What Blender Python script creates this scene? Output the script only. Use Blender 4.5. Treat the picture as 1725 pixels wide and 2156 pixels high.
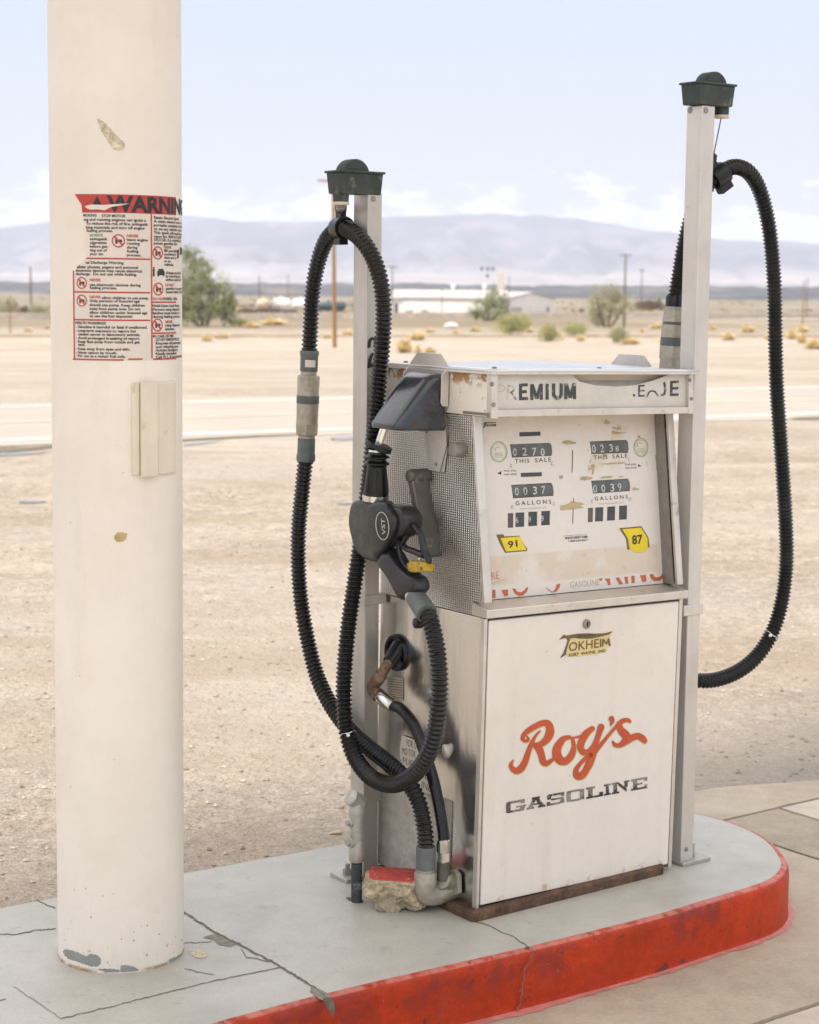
import bpy, bmesh, math, random
from mathutils import Vector, Matrix, noise
rnd = random.Random(7)
rad = math.radians
for o in list(bpy.data.objects): bpy.data.objects.remove(o)
SC = bpy.context.scene; COL = SC.collection

# ------------------------------------------------------------------ camera
FPX, PITCH, ROLL = 3841.0, 0.1233, 0.0097        # focal length in px of a 1725 x 2156 picture
CAM = Vector((0, 0, 1.65))
fw = Vector((0, math.cos(PITCH), -math.sin(PITCH))); r0 = Vector((1, 0, 0)); u0 = r0.cross(fw)
RR = math.cos(ROLL)*r0 + math.sin(ROLL)*u0; UU = -math.sin(ROLL)*r0 + math.cos(ROLL)*u0
cd = bpy.data.cameras.new('camera'); cam = bpy.data.objects.new('camera', cd); COL.objects.link(cam)
cd.sensor_fit = 'VERTICAL'; cd.sensor_height = 36; cd.lens = 36*FPX/2156
cd.clip_start = .05; cd.clip_end = 60000
cam.matrix_world = Matrix(((RR.x, UU.x, -fw.x, CAM.x), (RR.y, UU.y, -fw.y, CAM.y), (RR.z, UU.z, -fw.z, CAM.z), (0, 0, 0, 1)))
cd.dof.use_dof = True; cd.dof.focus_distance = 4.35; cd.dof.aperture_fstop = 6.3
SC.camera = cam

# ------------------------------------------------------------------ world, sun, exposure
SUN_EL, SUN_DIR = 60, Vector((-.80, -.60, 0)).normalized()     # towards the sun, on the ground
w = bpy.data.worlds.new('World'); SC.world = w; w.use_nodes = True
nt = w.node_tree; nt.nodes.clear()
def N(nt, t, **k):
    n = nt.nodes.new(t)
    for a, b in k.items(): setattr(n, a, b)
    return n
def math_(nt, op, a, b=None, c=None, clamp=False):
    n = N(nt, 'ShaderNodeMath', operation=op); n.use_clamp = clamp
    for i, x in enumerate((a, b, c)):
        if x is None: continue
        if isinstance(x, (int, float)): n.inputs[i].default_value = x
        else: nt.links.new(x, n.inputs[i])
    return n.outputs[0]
def smooth(nt, x, lo, hi):
    n = N(nt, 'ShaderNodeMapRange', interpolation_type='SMOOTHSTEP')
    n.inputs['From Min'].default_value = lo; n.inputs['From Max'].default_value = hi
    nt.links.new(x, n.inputs['Value']); return n.outputs[0]
def mixc(nt, f, a, b):
    n = N(nt, 'ShaderNodeMix', data_type='RGBA')
    for s, x in ((n.inputs[0], f), (n.inputs[6], a), (n.inputs[7], b)):
        if isinstance(x, (int, float)): s.default_value = x
        elif isinstance(x, (tuple, list)): s.default_value = (*x[:3], 1)
        else: nt.links.new(x, s)
    return n.outputs[2]
sky = N(nt, 'ShaderNodeTexSky', sky_type='NISHITA'); sky.sun_disc = False
sky.sun_elevation = rad(SUN_EL); sky.sun_rotation = math.atan2(SUN_DIR.x, SUN_DIR.y)
sky.air_density = 1.0; sky.dust_density = 2.0; sky.ozone_density = 1.0; sky.altitude = 200
tc = N(nt, 'ShaderNodeTexCoord'); sep = N(nt, 'ShaderNodeSeparateXYZ'); nt.links.new(tc.outputs['Generated'], sep.inputs[0])
az = math_(nt, 'ARCTAN2', sep.outputs[0], sep.outputs[1]); el = math_(nt, 'ARCSINE', sep.outputs[2])
cmb = N(nt, 'ShaderNodeCombineXYZ'); nt.links.new(math_(nt, 'MULTIPLY', az, 26.), cmb.inputs[0]); nt.links.new(math_(nt, 'MULTIPLY', el, 60.), cmb.inputs[1])
nz = N(nt, 'ShaderNodeTexNoise'); nz.inputs['Scale'].default_value = 1.3; nz.inputs['Detail'].default_value = 7; nz.inputs['Roughness'].default_value = .58
nt.links.new(cmb.outputs[0], nz.inputs['Vector'])
# low cumulus bank behind the mountains: an uneven top line, plus a thin veil everywhere
top = math_(nt, 'ADD', math_(nt, 'MULTIPLY', nz.outputs[0], .13), -.017)
puff = smooth(nt, math_(nt, 'SUBTRACT', top, el), -.003, .010)
nz2 = N(nt, 'ShaderNodeTexNoise'); nz2.inputs['Scale'].default_value = 2.2; nz2.inputs['Detail'].default_value = 5
nt.links.new(tc.outputs['Generated'], nz2.inputs['Vector'])
veil = math_(nt, 'MULTIPLY', smooth(nt, nz2.outputs[0], .3, .75), .35)
hz = math_(nt, 'SUBTRACT', 1., smooth(nt, el, .0, .45))
veil = math_(nt, 'MAXIMUM', veil, math_(nt, 'MULTIPLY', hz, .90))
c0 = mixc(nt, veil, sky.outputs[0], (2.52, 2.52, 2.76))
c1 = mixc(nt, math_(nt, 'MULTIPLY', smooth(nt, el, .19, .55), .85), c0, (6.6, 6.4, 6.15))
c2 = mixc(nt, math_(nt, 'MULTIPLY', puff, .8), c1, (4.5, 4.4, 4.35))
bg = N(nt, 'ShaderNodeBackground'); bg.inputs[1].default_value = .10; nt.links.new(c2, bg.inputs[0])
wo = N(nt, 'ShaderNodeOutputWorld'); nt.links.new(bg.outputs[0], wo.inputs[0])
sd = bpy.data.lights.new('sun', 'SUN'); sd.energy = 2.0; sd.angle = rad(14); sd.color = (1, .94, .86)
so = bpy.data.objects.new('sun', sd); COL.objects.link(so)
so.rotation_euler = (Vector((SUN_DIR.x*math.cos(rad(SUN_EL)), SUN_DIR.y*math.cos(rad(SUN_EL)), math.sin(rad(SUN_EL))))).to_track_quat('Z', 'Y').to_euler()
SC.view_settings.view_transform = 'Standard'; SC.view_settings.look = 'None'
SC.view_settings.exposure = 1.43; SC.view_settings.gamma = 1
SC.render.engine = 'CYCLES'
SC.cycles.use_denoising = True; SC.cycles.denoiser = 'OPENIMAGEDENOISE'; SC.cycles.denoising_input_passes = 'RGB_ALBEDO_NORMAL'; SC.cycles.denoising_prefilter = 'ACCURATE'; SC.cycles.max_bounces = 7; SC.cycles.volume_bounces = 1; SC.cycles.caustics_reflective = False; SC.cycles.caustics_refractive = False

# ------------------------------------------------------------------ pixel -> point on a plane of the place
def ray(x, y): return fw + RR*((x-862.5)/FPX) - UU*((y-1078)/FPX)
def Zm(x0, y0, sc):                                  # a crop of the photograph -> 1725-px coordinates
    return lambda x, y: ((x0+x*sc)/1.4493, (y0+y*sc)/1.4493)
def frame(o, yaw, lean=0.):
    U = Vector((math.cos(yaw), math.sin(yaw), 0)); V = Vector((-math.sin(yaw), math.cos(yaw), 0)); Z = Vector((0, 0, 1))
    U2 = math.cos(lean)*U - math.sin(lean)*Z; Z2 = math.sin(lean)*U + math.cos(lean)*Z
    return Matrix(((U2.x, V.x, Z2.x, o[0]), (U2.y, V.y, Z2.y, o[1]), (U2.z, V.z, Z2.z, o[2]), (0, 0, 0, 1)))
def on(F, ax, val, p):                               # local point of frame F where the ray meets local axis ax = val
    Fi = F.inverted(); o = Fi @ CAM; d = (Fi.to_3x3() @ ray(*p))
    t = (val-o[ax])/d[ax]; return o + d*t
def onplane(F, P0, n, p):                            # local point where the ray meets a local plane
    Fi = F.inverted(); o = Fi @ CAM; d = Fi.to_3x3() @ ray(*p)
    t = (P0-o).dot(n)/d.dot(n); return o + d*t
YAW = .635
FI = frame((.1675, 4.2143, .15), YAW)                # island frame
FP = frame((.1675, 4.2143, .15), YAW, .020)          # the pump leans a little
NR = Vector((-.487, .873, 0)); DR = Vector((.873, .487, 0))       # across / along the road
TQ = [(-400, 0), (26, 0), (41, -.35), (87, -1.75), (175, -2.95), (305, -3.95), (600, -5.3), (1300, -6.8), (2600, -7.6), (20000, -8.)]
def terr(x, y):
    q = NR.x*x + NR.y*y
    for (a, za), (b, zb) in zip(TQ, TQ[1:]):
        if q <= b:
            t = (q-a)/(b-a); return za+(zb-za)*t
    return -8.
def gpt(x, y):                                       # point of the ground seen at a pixel
    d = ray(x, y); lo, hi = 1., 20000.
    for _ in range(60):
        m = (lo*hi)**.5; P = CAM+d*m
        if P.z > terr(P.x, P.y): lo = m
        else: hi = m
    return CAM+d*lo
def pxm(P): return (P-CAM).dot(fw)/FPX                # metres per px at a point

# ------------------------------------------------------------------ materials
def mat(name, col, rough=.55, metal=0., var=None, bump=None, layers=(), coat=0., spec=.5, island=None, trans=0., leaf=0.):
    m = bpy.data.materials.new(name); m.use_nodes = True; t = m.node_tree; b = t.nodes['Principled BSDF']
    tcn = N(t, 'ShaderNodeTexCoord'); ob = tcn.outputs['Object']
    sp = N(t, 'ShaderNodeSeparateXYZ'); t.links.new(ob, sp.inputs[0])
    def nse(scale, detail=4, stretch=None, rough_=.55, off=0.):
        n = N(t, 'ShaderNodeTexNoise'); n.inputs['Scale'].default_value = scale; n.inputs['Detail'].default_value = detail; n.inputs['Roughness'].default_value = rough_
        mp = N(t, 'ShaderNodeMapping'); t.links.new(ob, mp.inputs[0])
        mp.inputs['Scale'].default_value = stretch or (1, 1, 1); mp.inputs['Location'].default_value = (off, off*1.7, off*.6)
        t.links.new(mp.outputs[0], n.inputs['Vector']); return n.outputs[0]
    c = col; r = rough
    if var:
        for (s, amt, *rest) in (var if isinstance(var, list) else [var]):
            st = rest[0] if rest else None
            f = smooth(t, nse(s, 6, st, off=s), .25, .75)
            lo = tuple(x*(1-amt) for x in col); hi = tuple(min(1, x*(1+amt)) for x in col)
            if c is col: c = mixc(t, f, lo, hi)
            else:
                n = N(t, 'ShaderNodeMix', data_type='RGBA', blend_type='MULTIPLY'); n.inputs[0].default_value = 1
                t.links.new(c, n.inputs[6]); g = mixc(t, f, (1-amt,)*3, (1+amt,)*3); t.links.new(g, n.inputs[7]); c = n.outputs[2]
    if island:
        g = N(t, 'ShaderNodeNewGeometry'); c = mixc(t, g.outputs['Random Per Island'], col, island)
    for i, L in enumerate(layers):
        f = smooth(t, nse(L['s'], L.get('d', 5), L.get('st'), L.get('r', .6), off=L.get('o', 3.1*i+1)), L['lo'], L['hi']) if 's' in L else 1.
        for ax, a, b_, soft in L.get('box', ()):
            k = smooth(t, sp.outputs[ax], a-soft, a+soft); k2 = math_(t, 'SUBTRACT', 1., smooth(t, sp.outputs[ax], b_-soft, b_+soft))
            f = math_(t, 'MULTIPLY', f, math_(t, 'MULTIPLY', k, k2))
        f = math_(t, 'MULTIPLY', f, L.get('k', 1.))
        c = mixc(t, f, c, L['c'])
        if 'rough' in L:
            n = N(t, 'ShaderNodeMix', data_type='FLOAT'); t.links.new(f, n.inputs[0])
            if isinstance(r, float): n.inputs[2].default_value = r
            else: t.links.new(r, n.inputs[2])
            n.inputs[3].default_value = L['rough']; r = n.outputs[0]
    if isinstance(c, tuple): b.inputs['Base Color'].default_value = (*c, 1)
    else: t.links.new(c, b.inputs['Base Color'])
    if isinstance(r, float): b.inputs['Roughness'].default_value = r
    else: t.links.new(r, b.inputs['Roughness'])
    b.inputs['Metallic'].default_value = metal; b.inputs['Coat Weight'].default_value = coat; b.inputs['Coat Roughness'].default_value = .15
    b.inputs['Specular IOR Level'].default_value = spec
    if trans: b.inputs['Transmission Weight'].default_value = trans
    if leaf:
        tr = N(t, 'ShaderNodeBsdfTranslucent'); ms = N(t, 'ShaderNodeMixShader'); ms.inputs[0].default_value = leaf; o_ = t.nodes['Material Output']
        if isinstance(c, tuple): tr.inputs[0].default_value = (*c, 1)
        else: t.links.new(c, tr.inputs[0])
        t.links.new(b.outputs[0], ms.inputs[1]); t.links.new(tr.outputs[0], ms.inputs[2]); t.links.new(ms.outputs[0], o_.inputs['Surface'])
    if bump:
        h = None
        for (s, st, *rest) in (bump if isinstance(bump, list) else [bump]):
            x = math_(t, 'MULTIPLY', nse(s, 5, rest[0] if rest else None, off=s*.3), st)
            h = x if h is None else math_(t, 'ADD', h, x)
        bn = N(t, 'ShaderNodeBump'); bn.inputs['Distance'].default_value = 1.; t.links.new(h, bn.inputs['Height']); t.links.new(bn.outputs[0], b.inputs['Normal'])
    return m
M = {}
M['white_paint'] = mat('white_paint', (.775, .715, .64), .36, var=[(3, .035), (40, .02)], bump=[(60, .0004), (3.5, .0025)], layers=[
    dict(c=(.30, .20, .09), s=38, lo=.69, hi=.73, box=[(2, .700, .73, .004)]), dict(c=(.25, .17, .1), s=55, lo=.70, hi=.74, box=[(2, .03, .036, .004)]),
    dict(c=(.33, .2, .09), s=60, lo=.58, hi=.7, box=[(0, -.01, .0085, .002)]), dict(c=(.2, .15, .1), s=26, lo=.785, hi=.80, k=.8), dict(c=(.64, .55, .45), s=5, lo=.5, hi=.8, k=.35), dict(c=(.60, .49, .38), s=14, lo=.52, hi=.75, st=(1, 1, .12), k=.3), dict(c=(.5, .38, .24), s=45, lo=.68, hi=.74, k=.5), dict(c=(.42, .28, .15), s=30, lo=.55, hi=.7, box=[(2, .02, .05, .006)], k=.7)])
M['header_paint'] = mat('header_paint', (.80, .74, .65), .4, var=(8, .03), bump=(50, .0005), layers=[
    dict(c=(.36, .17, .04), s=26, lo=.47, hi=.55, box=[(2, 1.272, 1.32, .012)], rough=.8, k=.9), dict(c=(.18, .08, .03), s=40, lo=.58, hi=.63, box=[(2, 1.288, 1.32, .006)], rough=.9),
    dict(c=(.36, .19, .05), s=95, lo=.66, hi=.70, rough=.8), dict(c=(.33, .16, .05), s=60, lo=.62, hi=.68, box=[(1, -.02, .03, .006)], k=.8)])
M['sign_panel'] = mat('sign_panel', (.60, .57, .51), .45, var=[(12, .05), (90, .03)], layers=[dict(c=(.70, .66, .59), s=7, lo=.45, hi=.7, k=.6), dict(c=(.3, .27, .22), s=80, lo=.73, hi=.77, k=.7)])
M['dial_panel'] = mat('dial_panel', (.735, .685, .615), .36, var=[(6, .03), (60, .02)], layers=[
    dict(c=(.66, .54, .41), s=9, lo=.3, hi=.5, box=[(2, .792, .862, .004), (0, .03, .61, .01)], k=.75),
    dict(c=(.60, .44, .25), s=30, lo=.60, hi=.66, box=[(2, .800, .860, .006), (0, .15, .62, .02)], k=.55),
    dict(c=(.62, .53, .36), s=16, lo=.52, hi=.62, box=[(2, 1.055, 1.19, .012), (0, .36, .58, .03)], k=.55),
    dict(c=(.40, .31, .13), s=34, lo=.63, hi=.66, box=[(2, 1.05, 1.185, .012), (0, .36, .60, .02)], k=.85),
    dict(c=(.55, .52, .46), s=8, lo=.3, hi=.6, box=[(2, 1.165, 1.25, .02)], k=.6), dict(c=(.72, .60, .4), s=12, lo=.45, hi=.6, box=[(0, 0, .05, .008)], k=.6),
    dict(c=(.35, .28, .2), s=70, lo=.735, hi=.76, k=.7)])
M['aluminium'] = mat('aluminium', (.69, .645, .585), .42, .75, var=[(14, .07), (5, .06, (1, 1, .2))], bump=[(120, .0004), (9, .0012)], layers=[dict(c=(.32, .28, .22), s=24, lo=.60, hi=.74, k=.6, rough=.7)])
M['post_metal'] = mat('post_metal', (.65, .615, .565), .48, .55, var=[(20, .05, (1, 1, .12)), (6, .05)], bump=(150, .0003, (1, 1, .1)), layers=[
    dict(c=(.42, .38, .33), s=60, lo=.62, hi=.72, k=.5, rough=.7), dict(c=(.40, .36, .30), s=5, lo=.5, hi=.8, k=.4)])
M['post_dull'] = mat('post_dull', (.54, .51, .455), .52, .6, var=[(20, .08, (1, 1, .12)), (7, .1)], bump=(150, .0003, (1, 1, .1)), layers=[dict(c=(.33, .26, .19), s=9, lo=.5, hi=.75, box=[(2, -.1, .75, .15)], k=.6, rough=.75)])
M['stainless'] = mat('stainless', (.66, .66, .645), .22, 1., var=[(60, .04, (1, 1, .1))], bump=[(2.2, .010, (1, 1, .35)), (9, .0008)], layers=[
    dict(c=(.52, .48, .43), s=4, lo=.5, hi=.8, k=.3, rough=.42), dict(c=(.4, .36, .3), s=90, lo=.70, hi=.76, k=.4, rough=.5)])
M['roof_metal'] = mat('roof_metal', (.72, .72, .72), .22, .35, var=(6, .04), bump=(7, .004), coat=.3)
M['dark_metal'] = mat('dark_metal', (.13, .12, .10), .6, .4, var=(20, .2))
M['grey_metal'] = mat('grey_metal', (.30, .28, .25), .55, .5, var=(18, .15), bump=(90, .0004), layers=[dict(c=(.45, .42, .38), s=30, lo=.6, hi=.7, k=.5)])
M['cast_metal'] = mat('cast_metal', (.42, .39, .32), .5, .5, var=[(15, .12), (80, .1)], bump=[(140, .0007), (30, .002)], layers=[dict(c=(.30, .24, .16), s=22, lo=.5, hi=.72, k=.6, rough=.8)])
M['chrome'] = mat('chrome', (.72, .70, .66), .2, 1., var=(30, .06), layers=[dict(c=(.3, .25, .2), s=50, lo=.64, hi=.72, k=.5)])
M['rubber'] = mat('rubber', (.006, .007, .0066), .25, 0, spec=.42, var=(30, .3), bump=(160, .0003), layers=[dict(c=(.035, .035, .03), s=12, lo=.5, hi=.8, k=.4, rough=.5)])
M['rubber_dusty'] = mat('rubber_dusty', (.008, .010, .009), .30, 0, spec=.42, var=(30, .3), layers=[dict(c=(.06, .06, .055), s=9, lo=.45, hi=.8, k=.4, rough=.6)])
M['black_plastic'] = mat('black_plastic', (.013, .014, .017), .32, 0, var=(40, .2), bump=(220, .00025), layers=[dict(c=(.07, .07, .068), s=14, lo=.5, hi=.8, k=.4, rough=.6)])
M['nozzle_body'] = mat('nozzle_body', (.060, .060, .052), .55, 0, var=[(30, .25), (120, .2)], bump=(120, .0006))
M['hood_plastic'] = mat('hood_plastic', (.020, .022, .028), .26, 0, var=(20, .2), coat=.7, bump=[(40, .0006), (300, .0001)], layers=[dict(c=(.06, .062, .065), s=18, lo=.45, hi=.8, k=.4, rough=.45)])
M['box_plastic'] = mat('box_plastic', (.030, .040, .036), .55, 0, var=(25, .2), layers=[dict(c=(.11, .115, .09), s=24, lo=.5, hi=.75, k=.45), dict(c=(.2, .19, .13), s=16, lo=.60, hi=.66, k=.45, box=[(2, 1.60, 3, .02)])])
M['collar_plastic'] = mat('collar_plastic', (.11, .125, .12), .55, 0, var=(25, .15), layers=[dict(c=(.17, .18, .17), s=20, lo=.5, hi=.75, k=.6)])
M['cream_ring'] = mat('cream_ring', (.60, .54, .40), .6, var=(30, .1))
M['yellow_metal'] = mat('yellow_metal', (.46, .30, .02), .5, .2, var=(60, .25), layers=[dict(c=(.09, .07, .03), s=70, lo=.58, hi=.66)])
M['rust'] = mat('rust', (.105, .058, .034), .85, 0, var=[(30, .4), (110, .3)], bump=(140, .001), layers=[dict(c=(.24, .11, .04), s=14, lo=.55, hi=.72, k=.7), dict(c=(.10, .065, .05), s=9, lo=.52, hi=.7, k=.7)])
M['rust_pipe'] = mat('rust_pipe', (.20, .12, .075), .75, .3, var=[(40, .4), (120, .3)], bump=(160, .0012), layers=[dict(c=(.36, .27, .17), s=24, lo=.5, hi=.7, k=.7)])
M['galv'] = mat('galv', (.46, .44, .39), .5, .6, var=[(25, .12), (90, .08)], bump=[(60, .0012)], layers=[dict(c=(.36, .33, .27), s=30, lo=.5, hi=.75, k=.6, rough=.75)])
M['pipe_black'] = mat('pipe_black', (.05, .06, .068), .6, .2, var=(30, .3), layers=[dict(c=(.30, .30, .28), s=28, lo=.58, hi=.66, k=.7)])
M['column_paint'] = mat('column_paint', (.80, .74, .655), .45, var=[(3, .035), (40, .012)], bump=[(26, .0016), (120, .0005)], layers=[
    dict(c=(.70, .61, .49), s=2.6, lo=.45, hi=.75, k=.55), dict(c=(.66, .57, .45), s=9, lo=.56, hi=.75, st=(1, 1, .25), k=.35), dict(c=(.55, .42, .2), s=45, lo=.755, hi=.78, k=.6), dict(c=(.30, .18, .07), s=50, lo=.62, hi=.70, box=[(2, -.02, .05, .02)], k=.8), dict(c=(.35, .20, .07), s=24, lo=.40, hi=.6, box=[(2, -.02, .006, .005)])])
M['grey_primer'] = mat('grey_primer', (.27, .27, .25), .6, var=(30, .1))
M['tan_stain'] = mat('tan_stain', (.47, .36, .15), .55, var=(40, .2))
M['scrape'] = mat('scrape', (.57, .50, .36), .7, var=[(60, .3), (200, .25)], bump=(150, .0008))
M['ledge_plastic'] = mat('ledge_plastic', (.70, .63, .51), .35, var=[(14, .06), (50, .03, (1, 1, .06))], coat=.2, layers=[dict(c=(.42, .35, .2), s=22, lo=.58, hi=.72, k=.5)])
M['sticker_white'] = mat('sticker_white', (.70, .63, .55), .45, var=(12, .04), layers=[dict(c=(.55, .47, .36), s=20, lo=.6, hi=.75, k=.4)])
M['sticker_red'] = mat('sticker_red', (.46, .045, .035), .45, var=(30, .08), layers=[dict(c=(.62, .42, .36), s=90, lo=.70, hi=.75)])
M['ink_black'] = mat('ink_black', (.022, .022, .025), .5)
M['ink_red'] = mat('ink_red', (.46, .06, .04), .5)
M['ink_green'] = mat('ink_green', (.05, .30, .10), .5)
M['ink_lime'] = mat('ink_lime', (.30, .42, .16), .5, var=(60, .2))
M['ink_pale'] = mat('ink_pale', (.48, .50, .45), .5)
M['ink_brown'] = mat('ink_brown', (.16, .11, .035), .45, var=(60, .15))
M['ink_cream'] = mat('ink_cream', (.70, .56, .27), .45, var=(30, .06))
M['ink_faint'] = mat('ink_faint', (.42, .38, .33), .5)
M['ink_worn'] = mat('ink_worn', (.05, .055, .055), .5, layers=[dict(c=(.42, .40, .36), s=75, lo=.56, hi=.66, d=8, k=.85)])
M['ink_ghost'] = mat('ink_ghost', (.50, .475, .425), .5)
M['ink_fading'] = mat('ink_fading', (.16, .16, .15), .5, layers=[dict(c=(.55, .52, .47), s=70, lo=.42, hi=.56, d=8)])
M['ink_gas'] = mat('ink_gas', (.035, .035, .032), .5, layers=[dict(c=(.30, .28, .24), s=12, lo=.45, hi=.62, k=.8), dict(c=(.62, .57, .5), s=85, lo=.56, hi=.68, d=8, k=.7)])
M['ink_orange'] = mat('ink_orange', (.55, .13, .045), .45, var=(40, .1), layers=[dict(c=(.68, .5, .4), s=60, lo=.64, hi=.7, k=.7)])
M['roy_red'] = mat('roy_red', (.52, .085, .03), .35, var=(25, .08), layers=[dict(c=(.60, .33, .08), s=48, lo=.70, hi=.74)])
M['roy_gold'] = mat('roy_gold', (.55, .40, .17), .4, var=(50, .25))
M['residue'] = mat('residue', (.45, .37, .19), .6, var=(50, .2))
M['sticker_yellow'] = mat('sticker_yellow', (.78, .60, .015), .35, var=(30, .05))
M['window_dark'] = mat('window_dark', (.055, .06, .06), .35, var=(14, .25))
M['window_brown'] = mat('window_brown', (.11, .085, .075), .4, var=(14, .2))
M['drum'] = mat('drum', (.11, .12, .12), .5, var=[(16, .3), (60, .1)])
M['digit'] = mat('digit', (.52, .54, .51), .5, var=(60, .3))
M['placard'] = mat('placard', (.52, .46, .34), .5, var=(30, .1))
M['island_grey'] = mat('island_grey', (.470, .455, .405), .42, var=[(2.5, .07), (14, .06), (120, .05)], bump=[(9, .004), (160, .0012)], layers=[
    dict(c=(.52, .50, .47), s=6, lo=.5, hi=.75, k=.45, st=(1, 2, 1)), dict(c=(.33, .31, .27), s=3.2, lo=.52, hi=.75, k=.5), dict(c=(.30, .28, .24), s=18, lo=.60, hi=.74, k=.5), dict(c=(.24, .22, .18), s=46, lo=.68, hi=.72, k=.6), dict(c=(.60, .58, .54), s=60, lo=.68, hi=.72, k=.5)])
M['kerb_red'] = mat('kerb_red', (.42, .036, .006), .5, spec=.25, var=[(5, .16), (40, .12), (140, .10)], bump=[(14, .003), (120, .0008)], layers=[
    dict(c=(.15, .028, .030), s=6.5, lo=.48, hi=.58, d=8, r=.7, box=[(2, -.07, -.004, .03)], k=.55), dict(c=(.10, .03, .035), s=16, lo=.55, hi=.66, d=8, box=[(2, -.026, -.004, .008)], k=.7),
    dict(c=(.60, .24, .2), s=30, lo=.3, hi=.6, box=[(2, -.005, .02, .002)], k=.75), dict(c=(.40, .05, .03), s=10, lo=.5, hi=.8, k=.5), dict(c=(.07, .035, .03), s=26, lo=.62, hi=.68, k=.75), dict(c=(.30, .25, .21), s=55, lo=.70, hi=.73, k=.8), dict(c=(.46, .44, .39), box=[(1, .30, 3, .02), (2, -.012, .1, .004)])])
M['pink_paint'] = mat('pink_paint', (.56, .20, .17), .55, var=[(30, .12), (9, .1)], bump=(60, .003), layers=[dict(c=(.50, .36, .30), s=30, lo=.55, hi=.75, k=.6)])
M['crack'] = mat('crack', (.15, .135, .11), .9, var=(60, .3))
M['crack_pale'] = mat('crack_pale', (.25, .23, .195), .9, var=(60, .25), bump=(80, .004))
M['dirt'] = mat('dirt', (.355, .294, .230), .95, var=[(.35, .10), (2.2, .10), (8, .14), (18, .22), (70, .40), (34, .22)], bump=[(5, .05), (18, .035), (50, .022), (150, .009)], layers=[
    dict(c=(.41, .36, .305), s=.22, lo=.42, hi=.62, st=(.6, .6, 1), k=.7), dict(c=(.30, .225, .15), s=1.1, lo=.52, hi=.70, st=(.22, 1, 1), k=.7), dict(c=(.46, .40, .335), s=.9, lo=.55, hi=.72, st=(.25, 1, 1), k=.5), dict(c=(.47, .405, .34), s=.45, lo=.48, hi=.66, st=(.5, 1, 1), k=.35), dict(c=(.31, .235, .165), s=.8, lo=.56, hi=.66, st=(.35, 1, 1), o=9., k=.3), dict(c=(.60, .53, .44), s=60, lo=.66, hi=.72, k=.6), dict(c=(.22, .16, .10), s=38, lo=.70, hi=.75, k=.6),
    dict(c=(.18, .135, .08), s=.020, lo=.25, hi=.55, box=[(1, 170, 40000, 60)], k=.95), dict(c=(.13, .125, .07), s=.05, lo=.48, hi=.62, box=[(1, 300, 40000, 100)], k=.7)])
M['asphalt'] = mat('asphalt', (.335, .295, .255), .9, var=[(.5, .06), (30, .08)], bump=(60, .004))
M['line_white'] = mat('line_white', (.62, .58, .53), .7, var=[(3, .06)])
M['line_yellow'] = mat('line_yellow', (.50, .43, .29), .7, var=[(3, .12)])
M['puddle'] = mat('puddle', (.09, .08, .065), .03, 0, spec=.6)
M['edge_dark'] = mat('edge_dark', (.14, .115, .075), .9, var=(20, .3))
M['apron_tan'] = mat('apron_tan', (.45, .375, .285), .85, var=[(2.2, .10), (16, .08), (90, .07)], bump=[(20, .004), (120, .0018)], layers=[dict(c=(.53, .47, .39), s=3.5, lo=.5, hi=.7, k=.6, st=(.4, 1, 1)), dict(c=(.33, .26, .19), s=30, lo=.68, hi=.74, k=.5)])
M['apron_grey'] = mat('apron_grey', (.355, .30, .225), .85, var=[(2.5, .1), (18, .1), (90, .08)], bump=[(20, .005), (120, .002)], layers=[dict(c=(.44, .38, .30), s=7, lo=.5, hi=.7, k=.6)])
M['apron_pale'] = mat('apron_pale', (.53, .46, .38), .85, var=[(2.5, .06), (18, .08)], bump=(60, .003))
M['rock'] = mat('rock', (.47, .385, .26), .95, var=[(20, .2), (80, .25)], bump=[(45, .008), (150, .003)], layers=[dict(c=(.64, .57, .46), s=35, lo=.55, hi=.68, k=.7), dict(c=(.2, .16, .1), s=120, lo=.66, hi=.72)])
M['rock_red'] = mat('rock_red', (.52, .07, .055), .6, var=(40, .2), bump=(90, .002), layers=[dict(c=(.62, .42, .34), s=60, lo=.63, hi=.7)])
M['pebble'] = mat('pebble', (.22, .165, .115), .95, island=(.52, .44, .35))
M['leaf_green'] = mat('leaf_green', (.20, .23, .10), .7, island=(.47, .48, .27), spec=.15, leaf=.4)
M['leaf_olive'] = mat('leaf_olive', (.29, .28, .15), .7, island=(.54, .50, .33), spec=.15, leaf=.4)
M['leaf_lime'] = mat('leaf_lime', (.30, .30, .11), .7, island=(.52, .48, .24), spec=.15, leaf=.4)
M['dry_yellow'] = mat('dry_yellow', (.62, .48, .235), .8, island=(.82, .69, .42), spec=.1, leaf=.4)
M['dry_brown'] = mat('dry_brown', (.10, .07, .05), .9, island=(.22, .14, .09), spec=.1)
M['bark'] = mat('bark', (.13, .085, .05), .9, var=(8, .3))
M['pole_wood'] = mat('pole_wood', (.27, .145, .055), .85, var=[(2, .2, (6, 6, .4))])
M['pole_grey'] = mat('pole_grey', (.15, .12, .095), .85, var=(2, .15))
M['wall_white'] = mat('wall_white', (.80, .77, .73), .7, var=[(.3, .05), (1.5, .03)])
M['roof_pale'] = mat('roof_pale', (.46, .41, .40), .6, var=[(.4, .06)])
M['tower_pale'] = mat('tower_pale', (.62, .55, .51), .7, var=(1, .05))
M['glass_dark'] = mat('glass_dark', (.05, .055, .055), .3)
M['tank_cream'] = mat('tank_cream', (.66, .55, .40), .5, var=(1, .06))
M['tank_white'] = mat('tank_white', (.78, .75, .72), .45, var=(1, .05))
M['tank_blue'] = mat('tank_blue', (.055, .085, .11), .5, var=(1, .15))
M['ballast'] = mat('ballast', (.19, .155, .12), .95, var=[(.8, .2), (6, .2)], layers=[dict(c=(.36, .25, .17), s=.4, lo=.5, hi=.7, k=.8)])
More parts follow.
